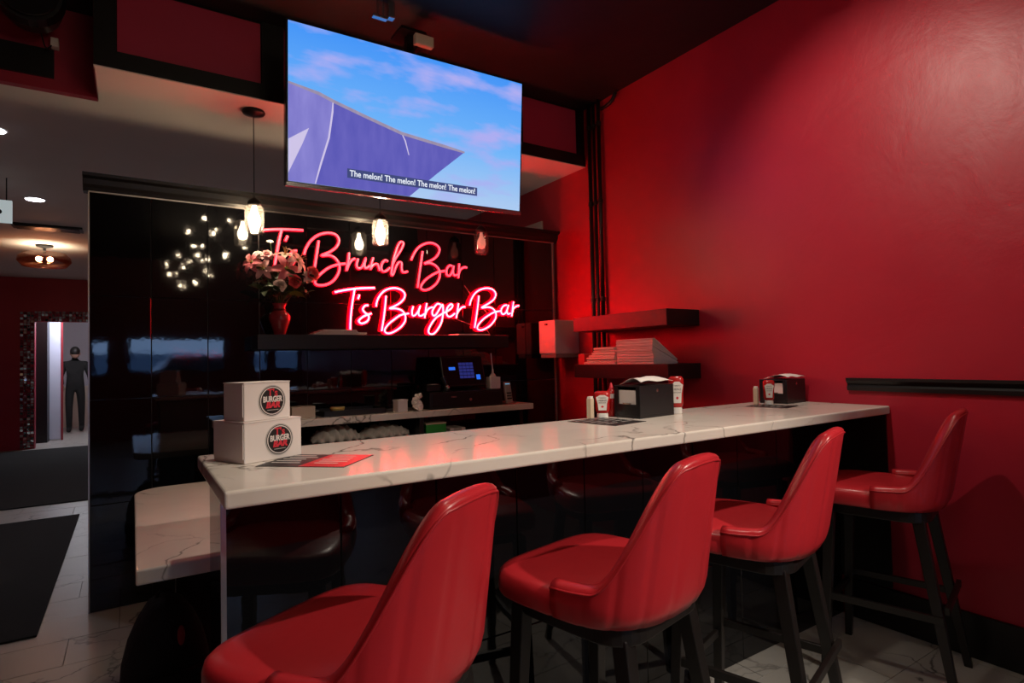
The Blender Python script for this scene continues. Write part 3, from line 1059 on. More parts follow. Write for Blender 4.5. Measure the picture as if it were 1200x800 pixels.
def chandelier(x, y, z, label, n, rad, power):
    r = thing('chandelier', label, 'lamp', (x, y, z))
    b = BM()
    ball(b, (0, 0, 0), 0.06)
    obj('hub', b, M_BLACKMETAL, r, smooth=True)
    b = BM()
    tube(b, [(0, 0, 0.05), (0, 0, ZC - z)], 0.008, 8)
    obj('stem', b, M_BLACKMETAL, r)
    for i in range(n):
        zz = 1 - 2 * (i + 0.5) / n
        a = i * 2.39996
        q = math.sqrt(1 - zz * zz)
        d = Vector((q * math.cos(a), q * math.sin(a), zz * 0.8))
        b = BM()
        tube(b, [d * 0.05, d * rad], 0.005, 6)
        rod = obj('rod', b, M_BLACKMETAL, r)
        b = BM()
        ball(b, d * (rad + 0.02), 0.022, 10, 6)
        obj('bulb', b, M_BULBHOT, rod, smooth=True)


chandelier(0.86, 0.22, 2.80, 'nearer burst chandelier, mirrored in the black tiles', 13, 0.30, 46)
chandelier(0.74, -2.5, 2.80, 'farther burst chandelier, mirrored lower in the black tiles', 13, 0.30, 40)

# ================================================================== TRACK SPOTS over the bar (just above the frame)


def track_spot(x, y, target, power, angle, blend, label):
    r = thing('track_spotlight', label, 'lamp', (x, y, ZC), 0, 'ceiling spotlights over the bar')
    d = (Vector(target) - Vector((x, y, ZC - 0.16))).normalized()
    b = BM()
    tube(b, [(0, 0, 0), (0, 0, -0.14)], 0.012, 10)
    obj('stem', b, M_BLACKMETAL, r)
    p = Vector((0, 0, -0.16))
    b = BM()
    tube(b, [p - d * 0.07, p + d * 0.05], 0.045, 18)
    obj('can', b, M_BLACKMETAL, r, smooth=False)
    lamp('spot_light', 'SPOT', Vector((x, y, ZC)) + p + d * 0.06, power, WARM, 0.035, target, angle, blend)


track_spot(1.30, 1.45, (3.04, 1.35, 2.1), 85, 66, 0.75, 'ceiling spotlight aimed at the red wall')
track_spot(0.60, 1.45, (0.95, 1.70, 1.06), 60, 76, 0.8, 'ceiling spotlight aimed at the near end of the bar')
track_spot(2.30, 1.50, (2.25, 1.72, 1.06), 58, 60, 0.8, 'ceiling spotlight aimed at the far end of the bar')

track_spot(2.25, -1.80, (1.35, 1.0, 0.85), 470, 43, 0.85, 'ceiling spotlight aimed at the backs of the stools')

# ================================================================== FAR LEFT CEILING


def downlight(x, y, z, label, power):
    r = thing('downlight', label, 'lamp', (x, y, z), 0, 'recessed ceiling downlights')
    b = BM()
    lathe(b, [(0.085, 0.0), (0.085, -0.006), (0.07, -0.008)], 24)
    obj('rim', b, M_WHITECEIL, r)
    b = BM()
    lathe(b, [(0.068, -0.008), (0.066, -0.011), (0.01, -0.012)], 24)
    obj('lens', b, M_LED, r)
    lamp('downlight_beam', 'SPOT', (x, y, z - 0.03), power, (0.9, 0.9, 1.0), 0.06, (x, y, 0), 120, 0.6)


downlight(-0.735, 4.80, ZL, 'bright recessed downlight at the left frame edge', 12)
downlight(-0.724, 6.63, ZL, 'bright recessed downlight in the low ceiling nearest the far doorway', 12)
downlight(1.2, 6.3, ZL, 'added unseen downlight behind the tiled partition, nearer', 45)  # added out of sight to brighten the low ceiling behind the partition
downlight(1.2, 8.0, ZL, 'added unseen downlight behind the tiled partition, farther', 45)  # second added downlight, hidden too, for the same ceiling
fl = thing('ceiling_lamp', 'flush drum ceiling lamp with an amber glass bowl near the far doorway', 'lamp', (-0.90, 9.1, ZL))
b = BM()
lathe(b, [(0.09, 0), (0.085, -0.02), (0.015, -0.04), (0.015, -0.1)], 20)
obj('mount', b, M_BLACKMETAL, fl)
b = BM()
n = 28
prof = [(0.21, -0.10), (0.26, -0.15), (0.27, -0.2), (0.22, -0.265), (0.05, -0.285), (0.05, -0.28), (0.215, -0.26), (0.263, -0.2), (0.253, -0.155), (0.205, -0.105)]
rings(b, [[(q * math.cos(2 * PI * j / n), q * math.sin(2 * PI * j / n), z) for j in range(n)] for q, z in prof], close=True)
obj('bowl', b, M_AMBER, fl, smooth=True)
for dx in (-0.05, 0.06):
    b = BM()
    ball(b, (dx, -0.05, -0.18), 0.03, 12, 8)
    obj('bulb', b, M_BULB, fl, smooth=True)
vt = thing('ceiling_vent', 'slatted dark air vent in the low ceiling before the amber lamp', 'vent', (-0.75, 7.9, ZL))
obj('frame', bx(-0.3, 0.3, -0.12, 0.12, -0.02, 0), M_BLACKMETAL, vt)
for k in range(4):
    obj('slat', bx(-0.27, 0.27, -0.09 + k * 0.055, -0.06 + k * 0.055, -0.028, -0.02), M_BLACKMETAL, vt)
sg = thing('hanging_sign', 'white rectangular sign hanging from the low ceiling at the left edge', 'sign', (-0.93, 6.0, 2.48))
obj('plate', bx(-0.135, 0.135, -0.012, 0.012, 0, 0.18), mat('sign_face_added_glow', (0.7, 0.75, 0.75), 0.4, emis=(0.75, 0.9, 0.92), estr=0.4), sg, bevel=0.003)  # white plate with a faint emission added so it looks brighter
for dx in (-0.1, 0.1):
    b = BM()
    tube(b, [(dx, 0, 0.18), (dx, 0, ZL - 2.48)], 0.004, 6)
    obj('hanger', b, M_BLACKMETAL, sg)
b = BM()
lathe(b, [(0.02, 0), (0.02, 0.002)], 16)
q = obj('mark', b, M_PRINTBLACK, sg)
q.location = (0.055, -0.0125, 0.085)
q.rotation_euler = (PI / 2, 0, 0)
# speaker high on the left
sp = thing('wall_speaker', 'round black speaker high on the red wall at upper left', 'speaker', (-0.43, 3.74, 3.2))
b = BM()
tube(b, [(0, 0.12, 0), (0, -0.02, 0), (0, -0.10, -0.01)], [0.12, 0.15, 0.14], 24)
obj('cabinet', b, M_BLACKPLASTIC, sp)
b = BM()
tube(b, [(0, -0.10, -0.01), (0, -0.105, -0.01)], [0.125, 0.12], 24)
obj('grille', b, M_BLACKMETAL, sp)
obj('bracket', bx(-0.02, 0.02, 0.10, 0.23, -0.03, 0.03), M_BLACKMETAL, sp)
obj('plug', bx(0.065, 0.10, 0.18, 0.228, -0.14, -0.09), M_WHITE, sp, bevel=0.003)
b = BM()
tube(b, spline([(0.03, 0.1, -0.1), (0.05, 0.15, -0.17), (0.08, 0.2, -0.11)], 5), 0.004, 6)
obj('cable', b, M_BLACKPLASTIC, sp)

# ================================================================== PIPES on the right wall
for k, (y, rr, lab) in enumerate(((3.445, 0.016, 'black wall pipe nearest the tiled partition'), (3.39, 0.013, 'middle black wall pipe in the corner run'), (3.335, 0.016, 'black wall pipe closest to the shelf edge'))):
    r = thing('wall_pipe', lab, 'pipe', (XW - 0.03, y, 0), 0, 'vertical black pipes on the red wall')
    x = 0
    for z0, z1 in (((1.616, ZC), (1.274, 1.510), (0.03, 1.174)) if y < 3.39 and y - rr < 3.365 else ((0.03, ZC),)):
        b = BM()
        tube(b, [(x, 0, z0), (x, 0, z1)], rr, 12)
        obj('pipe', b, M_BLACKMETAL, r, smooth=True)
    for z in (1.75, 2.5, 3.1):
        b = BM()
        lathe(b, [(rr + 0.004, z), (rr + 0.004, z + 0.03)], 12)
        obj('clamp', b, M_BLACKMETAL, r)
b = BM()
tube(b, spline([(XW - 0.03, 3.30, 3.22), (XW - 0.03, 3.24, 3.22), (XW - 0.03, 3.18, 3.24), (XW - 0.03, 3.14, 3.285)], 5), 0.013, 8)
tag(obj('conduit_elbow', b, M_BLACKMETAL, smooth=True), 'short bent conduit at the ceiling corner beside the pipes', 'pipe')

# ================================================================== THINGS ON THE BAR
ZT = 1.0632


def takeout_box(x, y, rot, w, d, h, z, label):
    r = thing('takeout_box', label, 'box', (x, y, z), rot, 'white takeout boxes on the bar')
    t = 0.002
    b = BM()
    box(b, 0, w, 0, d, 0, h)
    obj('body', b, M_WHITE, r, bevel=0.0025)
    obj('lid_flap', bx(-0.0012, w * 0.998, -0.0012, d, h + 0.0003, h + 0.0025), M_WHITE, r)
    obj('side_flap', bx(-0.0022, -0.0003, 0.004, d - 0.004, h * 0.12, h - 0.002), M_WHITE, r)
    # round sticker on the front face (-y)
    s = 0.044
    cx, cz = w * 0.59, h * 0.5
    for nm, rad, m, off in (('sticker', s, M_PRINTGREY, 0.0012), ('sticker_ring', s * 0.93, M_PRINTBLACK, 0.0016), ('sticker_ring', s * 0.88, M_WHITE, 0.002), ('sticker_disc', s * 0.82, M_PRINTBLACK, 0.0024)):
        b = BM()
        lathe(b, [(rad, 0), (rad, 0.0006)], 32)
        o = obj(nm, b, m, r)
        o.location = (cx, -off + 0.0006, cz)
        o.rotation_euler = (PI / 2, 0, 0)
    text_obj('print', "T's", M_PRINTRED, 0.028, r, (cx, -0.0030, cz + 0.022), (PI / 2, 0, 0), bold=0.0006)
    text_obj('print', 'BURGER', M_WHITE, 0.022, r, (cx, -0.0030, cz + 0.004), (PI / 2, 0, 0), width=0.062, bold=0.0007)
    text_obj('print', 'BAR', M_PRINTRED, 0.022, r, (cx, -0.0032, cz - 0.012), (PI / 2, 0, 0), width=0.046, bold=0.0012, shear=0.2)
    obj('print', bx(cx - 0.018, cx + 0.018, -0.0033, -0.0028, cz - 0.026, cz - 0.0245), M_PRINTGREY, r)


takeout_box(0.248, 1.688, math.radians(24), 0.178, 0.145, 0.108, ZT, 'larger white takeout box with a round burger logo, at the bottom')
takeout_box(0.250, 1.700, math.radians(26), 0.146, 0.09, 0.102, ZT + 0.111, 'smaller white takeout box with a round burger logo, stacked on top')


def menu(x, y, rot, w, d, z, label, split):
    r = thing('menu_card', label, 'menu', (x, y, z), rot, 'printed menus on the bar')
    obj('card', bx(-w / 2, w / 2, -d / 2, d / 2, 0, 0.0012), M_PRINTBLACK, r)
    if split:
        obj('red_print', bx(w / 2 - w * split, w / 2 - 0.002, -d / 2 + 0.002, d / 2 - 0.002, 0.0012, 0.0016), mat('red_menu_print', (0.62, 0.03, 0.04), 0.35, noise=0.3, nscale=25), r)
    random.seed(int(x * 100))
    for k in range(5):
        for c in range(2):
            x0 = -w / 2 + 0.012 + c * w * 0.48 + random.uniform(0, 0.01)
            y0 = d / 2 - 0.03 - k * (d - 0.05) / 5
            l = random.uniform(0.3, 0.42) * w
            obj('print_line', bx(x0, x0 + l * 0.9, y0, y0 + 0.006, 0.0016, 0.0019), M_PRINTGREY if not split else M_PAPER, r)


menu(0.42, 1.625, math.radians(-43), 0.245, 0.185, ZT, 'black and red printed menu beside the takeout boxes', 0.52)
menu(1.618, 1.79, math.radians(9), 0.20, 0.245, ZT, 'dark printed menu lying before the nearer napkin dispenser', 0)
menu(2.66, 1.73, math.radians(12), 0.16, 0.20, ZT, 'dark printed menu lying by the wall end of the counter', 0)


def napkin_dispenser(x, y, rot, w, d, h, label, nap):
    r = thing('napkin_dispenser', label, 'dispenser', (x, y, ZT), rot, 'black napkin dispensers on the bar')
    b = BM()
    t = 0.006
    box(b, 0, w, 0, d, 0, 0.012)
    box(b, 0, w, 0, t, 0.012, h)
    box(b, 0, w, d - t, d, 0.012, h)
    box(b, w - t, w, t, d - t, 0.012, h)
    box(b, 0, w, t, d - t, h - t, h)
    obj('case', b, M_BLACKPLASTIC, r, bevel=0.0015)
    f = BM()
    box(f, 0, t, t, d - t, 0.012, h * 0.42)
    box(f, 0, t, t, 0.022, h * 0.42, h - t)
    box(f, 0, t, d - 0.022, d - t, h * 0.42, h - t)
    obj('face_plate', f, M_BLACKPLASTIC, r)
    obj('napkin_stack', bx(0.01, w - 0.03, 0.02, d - 0.02, h * 0.40, h - 0.02), M_PAPER, r)
    obj('spring_bar', bx(-0.002, 0.004, 0.05, d - 0.05, h * 0.42, h * 0.46), M_CHROME, r)
    b = BM()
    tube(b, [(w * 0.5, -0.002, h * 0.82), (w * 0.5, 0.002, h * 0.82)], 0.007, 12)
    obj('rivet', b, M_CHROME, r)
    # loose napkin on the top
    nb = BM()
    nx, ny = 9, 7
    V = []
    for i in range(nx):
        row = []
        for j in range(ny):
            u, v = i / (nx - 1), j / (ny - 1)
            px = w * (0.0 + 0.95 * u) + 0.03 * v
            py = d * (-0.05 + 1.0 * v)
            pz = h + 0.006 + nap * math.sin(PI * min(1, v * 0.9 + 0.15)) * (0.6 + 0.4 * math.cos(3 * (u - 0.4))) + 0.004 * math.sin(9 * u + 5 * v)
            row.append(nb.verts.new((px, py, max(h + 0.0015, pz))))
        V.append(row)
    for i in range(nx - 1):
        for j in range(ny - 1):
            nb.faces.new((V[i][j], V[i + 1][j], V[i + 1][j + 1], V[i][j + 1]))
    o = obj('loose_napkin', nb, M_PAPER, r, smooth=True)
    so = o.modifiers.new('thick', 'SOLIDIFY')
    so.thickness = 0.0015


napkin_dispenser(1.782, 1.762, math.radians(6), 0.235, 0.142, 0.138, 'larger black napkin dispenser in the middle of the counter', 0.03)
napkin_dispenser(2.815, 1.745, math.radians(4), 0.19, 0.15, 0.125, 'black napkin dispenser at the wall end of the counter', 0.02)


def ketchup(x, y, rot, h, label, wide=1.0):
    r = thing('ketchup_bottle', label, 'bottle', (x, y, ZT), rot, 'ketchup bottles on the bar')
    k = h / 0.165
    r.scale = (wide, wide, 1)

    def loop(a, b_, z):
        return [(a * math.copysign(abs(math.cos(t)) ** 0.75, math.cos(t)), b_ * math.copysign(abs(math.sin(t)) ** 0.75, math.sin(t)), z) for t in [2 * PI * j / 28 for j in range(28)]]
    b = BM()
    rings(b, [loop(a * k, c * k, z * k) for a, c, z in ((0.021, 0.018, 0.0), (0.023, 0.02, 0.003), (0.023, 0.02, 0.024), (0.021, 0.018, 0.028))])
    obj('cap', b, mat('white_plastic', (0.75, 0.72, 0.68), 0.35), r, smooth=False)
    b = BM()
    rings(b, [loop(a * k, c * k, z * k) for a, c, z in ((0.019, 0.016, 0.028), (0.027, 0.02, 0.036), (0.030, 0.021, 0.055), (0.029, 0.0205, 0.09), (0.033, 0.0215, 0.135), (0.032, 0.021, 0.155), (0.024, 0.016, 0.165))])
    obj('bottle_body', b, mat('ketchup_red', (0.42, 0.012, 0.012), 0.2), r, smooth=True)
    pts = [(-0.016, 0.048), (0.016, 0.048), (0.019, 0.09), (0.026, 0.128), (0.018, 0.134), (0.010, 0.142), (-0.010, 0.142), (-0.018, 0.134), (-0.026, 0.128), (-0.019, 0.09)]
    b = BM()
    rings(b, [[(px * k, -0.0228 * k, pz * k) for px, pz in pts], [(px * k, -0.0215 * k, pz * k) for px, pz in pts]])
    obj('label_panel', b, M_PAPER, r)
    text_obj('print', 'TOMATO', M_PRINTBLACK, 0.008 * k, r, (0, -0.0232 * k, 0.124 * k), (PI / 2, 0, 0), width=0.03 * k)
    text_obj('print', 'HEINZ', M_PRINTBLACK, 0.013 * k, r, (0, -0.0232 * k, 0.108 * k), (PI / 2, 0, 0), width=0.036 * k)
    text_obj('print', 'KETCHUP', M_PRINTBLACK, 0.008 * k, r, (0, -0.0232 * k, 0.094 * k), (PI / 2, 0, 0), width=0.03 * k)
    b = BM()
    ball(b, (0, -0.0226 * k, 0.07 * k), 0.006 * k, 10, 6, (1, 0.15, 1.1))
    obj('print_tomato', b, M_PRINTRED, r)


ketchup(2.065, 1.815, math.radians(-38), 0.168, 'tall ketchup bottle on its white cap right of the larger napkin dispenser')
ketchup(1.712, 1.918, math.radians(-42), 0.115, 'small squat ketchup bottle left of the larger napkin dispenser', 1.5)
ketchup(2.742, 1.80, math.radians(-50), 0.125, 'ketchup bottle left of the napkin dispenser by the wall', 1.15)
for x, y, lab in ((1.655, 1.932, 'narrow cream sauce packet box beside the small ketchup bottle'), (2.70, 1.845, 'narrow cream sauce packet box beside the wall-end ketchup bottle')):
    r = thing('packet_box', lab, 'box', (x, y, ZT), math.radians(20), 'cream packet boxes on the bar')
    obj('carton', bx(-0.014, 0.014, -0.011, 0.011, 0, 0.085), mat('cream_card', (0.62, 0.48, 0.34), 0.6), r, bevel=0.002)
    obj('packet_tops', bx(-0.011, 0.011, -0.008, 0.008, 0.085, 0.094), M_PAPER, r)
rs = thing('sauce_bottle', 'red and white sauce bottle behind the nearer napkin dispenser', 'bottle', (1.778, 1.932, ZT))
b = BM()
lathe(b, [(0.016, 0), (0.0175, 0.004), (0.0175, 0.10), (0.010, 0.12)], 20)
obj('bottle_body', b, mat('ketchup_red', (0.4, 0.01, 0.01), 0.2), rs, smooth=True)
b = BM()
lathe(b, [(0.018, 0.08), (0.018, 0.10)], 20)
obj('collar', b, M_PAPER, rs)
b = BM()
lathe(b, [(0.010, 0.12), (0.008, 0.13), (0.003, 0.148)], 16)
obj('nozzle', b, M_PRINTRED, rs)

# ================================================================== WALL SHELF CONTENTS
ds = thing('towel_dispenser', 'boxy paper towel dispenser on the red wall by the tiled corner', 'dispenser', (2.79, 3.66, 1.325))
obj('housing', bx(0, 0.25, 0, 0.22, 0.03, 0.30), mat('towel_dispenser_body', (0.5, 0.45, 0.45), 0.3), ds, bevel=0.012, seg=3)
obj('tray', bx(0.01, 0.25, 0.01, 0.21, 0.0, 0.03), mat('smoky_plastic', (0.2, 0.18, 0.18), 0.15), ds, bevel=0.004)
obj('latch', bx(-0.003, 0.004, 0.09, 0.13, 0.26, 0.275), M_CHROME, ds)
rx = thing('small_carton', 'small red carton at the back end of the lower wall shelf', 'box', (2.77, 3.285, 1.2722))
obj('carton', bx(0, 0.06, 0, 0.07, 0, 0.075), mat('red_card', (0.5, 0.05, 0.06), 0.5), rx, bevel=0.002)
obj('flap', bx(0.0, 0.06, 0.0, 0.045, 0.0752, 0.077), M_WHITE, rx)
SHZ = 1.2724
for p, (y0, y1, nb_, lab) in enumerate(((2.60, 2.93, 10, '%s flat white paper bag in the taller stack on the lower wall shelf'), (2.945, 3.27, 7, '%s flat white paper bag in the shorter stack on the lower wall shelf'))):
    zf = zb = SHZ
    for k in range(nb_):
        tf, tb = 0.0155 + random.uniform(-0.002, 0.003), 0.0026
        j = random.uniform(-0.006, 0.008)
        j2 = random.uniform(-0.008, 0.008)
        x0, x1 = 2.752 + j, 2.752 + 0.225 + j
        b = BM()
        sl = 0.0
        if p == 1:
            sl = 0.02 * k
        xm = x0 + 0.02
        L = []
        for y in (y0 + j2, y1 + j2 - sl):
            L.append([(x0 + 0.001, y, zf + 0.0005), (x1, y, zb + 0.0003), (x1, y, zb + tb), (xm, y, zf + tf - 0.001), (x0, y, zf + tf - 0.004), (x0 - 0.001, y, zf + tf * 0.5)])
        rings(b, L)
        o_n = ('bottom', 'second', 'third', 'fourth', 'fifth', 'sixth', 'seventh', 'eighth', 'ninth', 'tenth')[k]
        tag(obj('paper_bag', b, M_PAPER), lab % (('topmost' if k == nb_ - 1 else o_n + (' from bottom' if k else 'most'))), 'bag', 'paper bags stacked on the wall shelf' + (' near' if p == 0 else ' far'))
        zf += tf + 0.0004
        zb += tb + 0.0004

# ================================================================== BACK COUNTER CONTENTS
ZK = ZB + 0.0004
M_STEEL = mat('steel', (0.5, 0.48, 0.46), 0.3, metal=1.0)
cd = thing('cash_drawer', 'wide black cash drawer on the back counter', 'cash drawer', (1.68, 3.61, ZK))
obj('body', bx(0, 0.58, 0, 0.30, 0, 0.115), M_BLACKPLASTIC, cd, bevel=0.004)
obj('drawer_front', bx(0.02, 0.56, -0.006, 0, 0.012, 0.10), M_BLACKMETAL, cd, bevel=0.003)
b = BM()
tube(b, [(0.31, -0.012, 0.055), (0.31, -0.005, 0.055)], 0.011, 14)
obj('lock', b, M_CHROME, cd)
obj('badge', bx(0.16, 0.20, -0.008, -0.006, 0.075, 0.083), M_CHROME, cd)
ps = thing('register_screen', 'tilted black register touchscreen with blue buttons on the cash drawer', 'screen', (1.99, 3.66, ZK + 0.116))
ps.rotation_euler = (math.radians(-16), 0, 0)
obj('display', bx(-0.17, 0.17, 0, 0.025, 0.03, 0.255), M_BLACKPLASTIC, ps, bevel=0.006)
obj('glass', bx(-0.16, 0.16, -0.0015, 0.0, 0.042, 0.243), mat('display_glass', (0.004, 0.004, 0.008), 0.25, spec=0.2), ps)
M_UI = mat('ui_blue', (0.02, 0.05, 0.3), 0.3, emis=(0.03, 0.05, 0.34), estr=0.4)
M_UI2 = mat('ui_bright', (0.02, 0.1, 0.5), 0.3, emis=(0.02, 0.16, 0.85), estr=0.9)
for rr in range(5):
    for c in range(4):
        x0 = -0.035 + c * 0.030
        z0 = 0.088 + rr * 0.024
        obj('button', bx(x0, x0 + 0.027, -0.0024, -0.0015, z0, z0 + 0.019), M_UI, ps)
obj('button', bx(0.098, 0.130, -0.0024, -0.0015, 0.076, 0.112), M_UI2, ps)
obj('readout', bx(-0.115, -0.065, -0.0024, -0.0015, 0.15, 0.172), M_UI2, ps)
obj('stand', bx(-0.06, 0.06, 0.025, 0.09, 0.026, 0.14), M_BLACKPLASTIC, ps, bevel=0.008)
wd = thing('pump_dispenser', 'white box dispenser with a thin straw on the cash drawer', 'dispenser', (2.235, 3.70, ZK + 0.116))
obj('carton', bx(-0.04, 0.045, -0.035, 0.035, 0, 0.085), M_WHITE, wd, bevel=0.004)
b = BM()
lathe(b, [(0.028, 0.085), (0.02, 0.10), (0.008, 0.115), (0.006, 0.14)], 14)
obj('spout', b, M_WHITE, wd, smooth=True)
b = BM()
tube(b, [(0, 0, 0.13), (-0.012, 0.0, 0.26)], 0.0035, 8)
obj('straw', b, M_WHITE, wd)
cr2 = thing('card_reader', 'upright card reader with a lit blue display on the back counter end', 'card reader', (2.335, 3.64, ZK))
b = BM()
prism(b, rrect(-0.04, 0.04, -0.035, 0.04, 0.012), 0, 0.012)
obj('base', b, M_STEEL, cr2)
hd = BM()
rings(hd, [[(-0.028, -0.012, 0.01), (0.028, -0.012, 0.01), (0.028, 0.012, 0.01), (-0.028, 0.012, 0.01)], [(-0.024, 0.022, 0.16), (0.028, 0.022, 0.16), (0.028, 0.045, 0.16), (-0.024, 0.045, 0.16)]])
obj('handset', hd, mat('grey_plastic', (0.35, 0.30, 0.29), 0.4), cr2, bevel=0.004)
b = BM()
rings(b, [[(-0.02, 0.0095, 0.10), (0.02, 0.0095, 0.10), (0.02, 0.012, 0.10), (-0.02, 0.012, 0.10)], [(-0.02, 0.0192, 0.148), (0.02, 0.0192, 0.148), (0.02, 0.022, 0.148), (-0.02, 0.022, 0.148)]])
obj('display', b, mat('reader_display', (0.1, 0.4, 0.6), 0.3, emis=(0.12, 0.55, 0.85), estr=1.3), cr2)
for rr in range(3):
    for c in range(3):
        yk = -0.0135 + (0.03 + rr * 0.02) * 0.2266
        obj('key', bx(-0.018 + c * 0.014, -0.008 + c * 0.014, yk - 0.004, yk + 0.004, 0.035 + rr * 0.02, 0.045 + rr * 0.02), M_BLACKPLASTIC, cr2)
pr = thing('receipt_printer', 'black receipt printer with paper tongue left of the register screen', 'printer', (1.685, 3.66, ZK + 0.116))
obj('body', bx(0, 0.11, 0, 0.15, 0, 0.05), M_BLACKPLASTIC, pr, bevel=0.008)
obj('paper_tongue', bx(0.02, 0.08, -0.02, 0.04, 0.051, 0.053), M_PAPER, pr)
sc2 = thing('barcode_scanner', 'shiny hand scanner leaning beside the register screen', 'scanner', (1.82, 3.63, ZK + 0.116))
b = BM()
tube(b, [(0, 0, 0.0), (0, 0.01, 0.05), (-0.02, 0.02, 0.10)], [0.022, 0.014, 0.02], 12)
obj('handle', b, M_BLACKPLASTIC, sc2)
b = BM()
ball(b, (0.0, -0.012, 0.03), 0.016, 10, 8)
obj('trigger', b, M_CHROME, sc2, smooth=True)
rcpt = BM()
tube(rcpt, spline([(0, 0, 0.004), (0.02, 0, 0.03), (0.0, 0.01, 0.06), (0.02, 0.01, 0.09), (0.045, 0.0, 0.10)], 5), [0.04 - 0.0014 * i for i in range(21)], 9)
o = obj('crumpled_paper', rcpt, M_PAPER, bevel=0)
o.location = (1.585, 3.62, ZK)
tag(o, 'crumpled white receipt paper left of the cash drawer', 'paper')
for v in o.data.vertices:
    v.co += Vector((random.uniform(-0.006, 0.006), random.uniform(-0.006, 0.006), random.uniform(-0.004, 0.006)))
    v.co.z = max(0.0, v.co.z)
r = thing('paper_roll_box', 'small white box on the back counter left of the crumpled paper', 'box', (1.45, 3.60, ZK), 0.2)
obj('carton', bx(0, 0.075, 0, 0.06, 0, 0.07), M_WHITE, r, bevel=0.002)
obj('lid', bx(-0.002, 0.077, -0.002, 0.062, 0.0702, 0.08), M_PAPER, r, bevel=0.001)
tr = thing('serving_tray', 'low black tray of bar tools on the back counter', 'tray', (0.98, 3.63, ZK))
b = BM()
box(b, 0, 0.40, 0, 0.24, 0, 0.006)
for q in ((0, 0.4, 0, 0.006), (0, 0.4, 0.234, 0.24), (0, 0.006, 0, 0.24), (0.394, 0.4, 0, 0.24)):
    box(b, q[0], q[1], q[2], q[3], 0.006, 0.035)
obj('pan', b, M_BLACKPLASTIC, tr)
b = BM()
tube(b, [(-0.03, 0.12, 0.03), (0.0, 0.12, 0.03)], 0.006, 8)
obj('handle', b, M_CHROME, tr)
lm = thing('lemon_half', 'pale yellow lemon half lying in the black tray', 'lemon', (1.09, 3.72, ZK + 0.0065))
b = BM()
lathe(b, [(0.004, 0.0), (0.03, 0.01), (0.045, 0.03), (0.046, 0.045)], 20)
obj('rind', b, mat('lemon_rind', (0.6, 0.42, 0.12), 0.5), lm, smooth=True)
b = BM()
lathe(b, [(0.044, 0.0452), (0.02, 0.047)], 20)
obj('flesh', b, mat('lemon_flesh', (0.65, 0.52, 0.25), 0.4), lm)
r = thing('cardboard_carton', 'small tan carton on the back counter behind the takeout boxes', 'box', (0.80, 3.66, ZK), 0.05)
obj('carton', bx(0, 0.14, 0, 0.1, 0, 0.07), mat('tan_card', (0.5, 0.4, 0.3), 0.6), r, bevel=0.002)
obj('tape', bx(0.06, 0.08, -0.0005, 0.1, 0.0702, 0.071), M_PAPER, r)
# lower shelf : cloths and boxes
for cx, wid, hgt, lab, sd in ((1.08, 0.30, 0.085, 'crumpled white cloth bundle at the left of the shelf under the back counter', 3), (1.40, 0.34, 0.07, 'long crumpled white cloth bundle at the right of the shelf under the back counter', 8)):
    random.seed(sd)
    b = BM()
    nu, nv = 26, 9
    R = []
    for i in range(nu + 1):
        u = i / nu
        L = []
        env = math.sin(PI * min(0.97, max(0.03, u))) ** 0.4
        for j in range(nv + 1):
            a = PI * j / nv
            k = env * (1 + 0.22 * math.sin(11 * u * 3 + 4 * a + sd) + 0.12 * math.sin(29 * u + 9 * a))
            L.append((cx - wid / 2 + wid * u, 3.74 - 0.11 * math.cos(a) * k, 0.8302 + hgt * math.sin(a) * k))
        R.append(L)
    rings(b, R)
    tag(obj('cloth_bundle', b, mat('grey_cloth', (0.42, 0.38, 0.34), 0.9, noise=0.2, nscale=15), smooth=True), lab, 'cloth', 'cloths under the back counter')
r = thing('green_carton', 'green carton on the shelf under the back counter', 'box', (1.66, 3.63, 0.8302))
obj('carton', bx(0, 0.15, 0, 0.12, 0, 0.06), mat('green_card', (0.02, 0.28, 0.04), 0.5), r, bevel=0.002)
obj('lid', bx(-0.001, 0.151, -0.001, 0.121, 0.0602, 0.07), mat('tan_card', (0.5, 0.4, 0.3), 0.6), r)
r = thing('paper_ream', 'thin white paper packet beside the green carton', 'paper', (1.84, 3.63, 0.8302))
obj('sheets', bx(0, 0.12, 0, 0.16, 0, 0.022), M_PAPER, r)
obj('wrapper', bx(0.03, 0.09, -0.001, 0.161, 0.0, 0.0235), M_PRINTGREY, r)

# ================================================================== FLOATING SHELF CONTENTS
for k, (w, d, dz) in enumerate(((0.345, 0.17, 0.0), (0.33, 0.165, 0.0085), (0.25, 0.15, 0.017), (0.22, 0.14, 0.0255))):
    r = thing('paper_menu', ('bottom', 'second', 'third', 'topmost')[k] + ' white menu in the pile under the lower neon sign', 'menu', (0.945 + 0.02 * k, 3.715, 1.5024 + dz), 0.015 * (k % 3), 'white menus piled on the floating shelf')
    obj('cover', bx(0, w, 0, d, 0.0, 0.0015), M_PAPER, r)
    obj('pages', bx(0.003, w - 0.004, 0.003, d - 0.003, 0.0015, 0.0078), M_PAPER, r)
r = thing('paper_folder', 'single white folder at the right end of the floating shelf', 'paper', (1.96, 3.715, 1.5024))
obj('cover', bx(0, 0.27, 0, 0.16, 0.0, 0.002), M_PAPER, r)
obj('pages', bx(0.004, 0.266, 0.004, 0.156, 0.002, 0.010), M_PAPER, r)

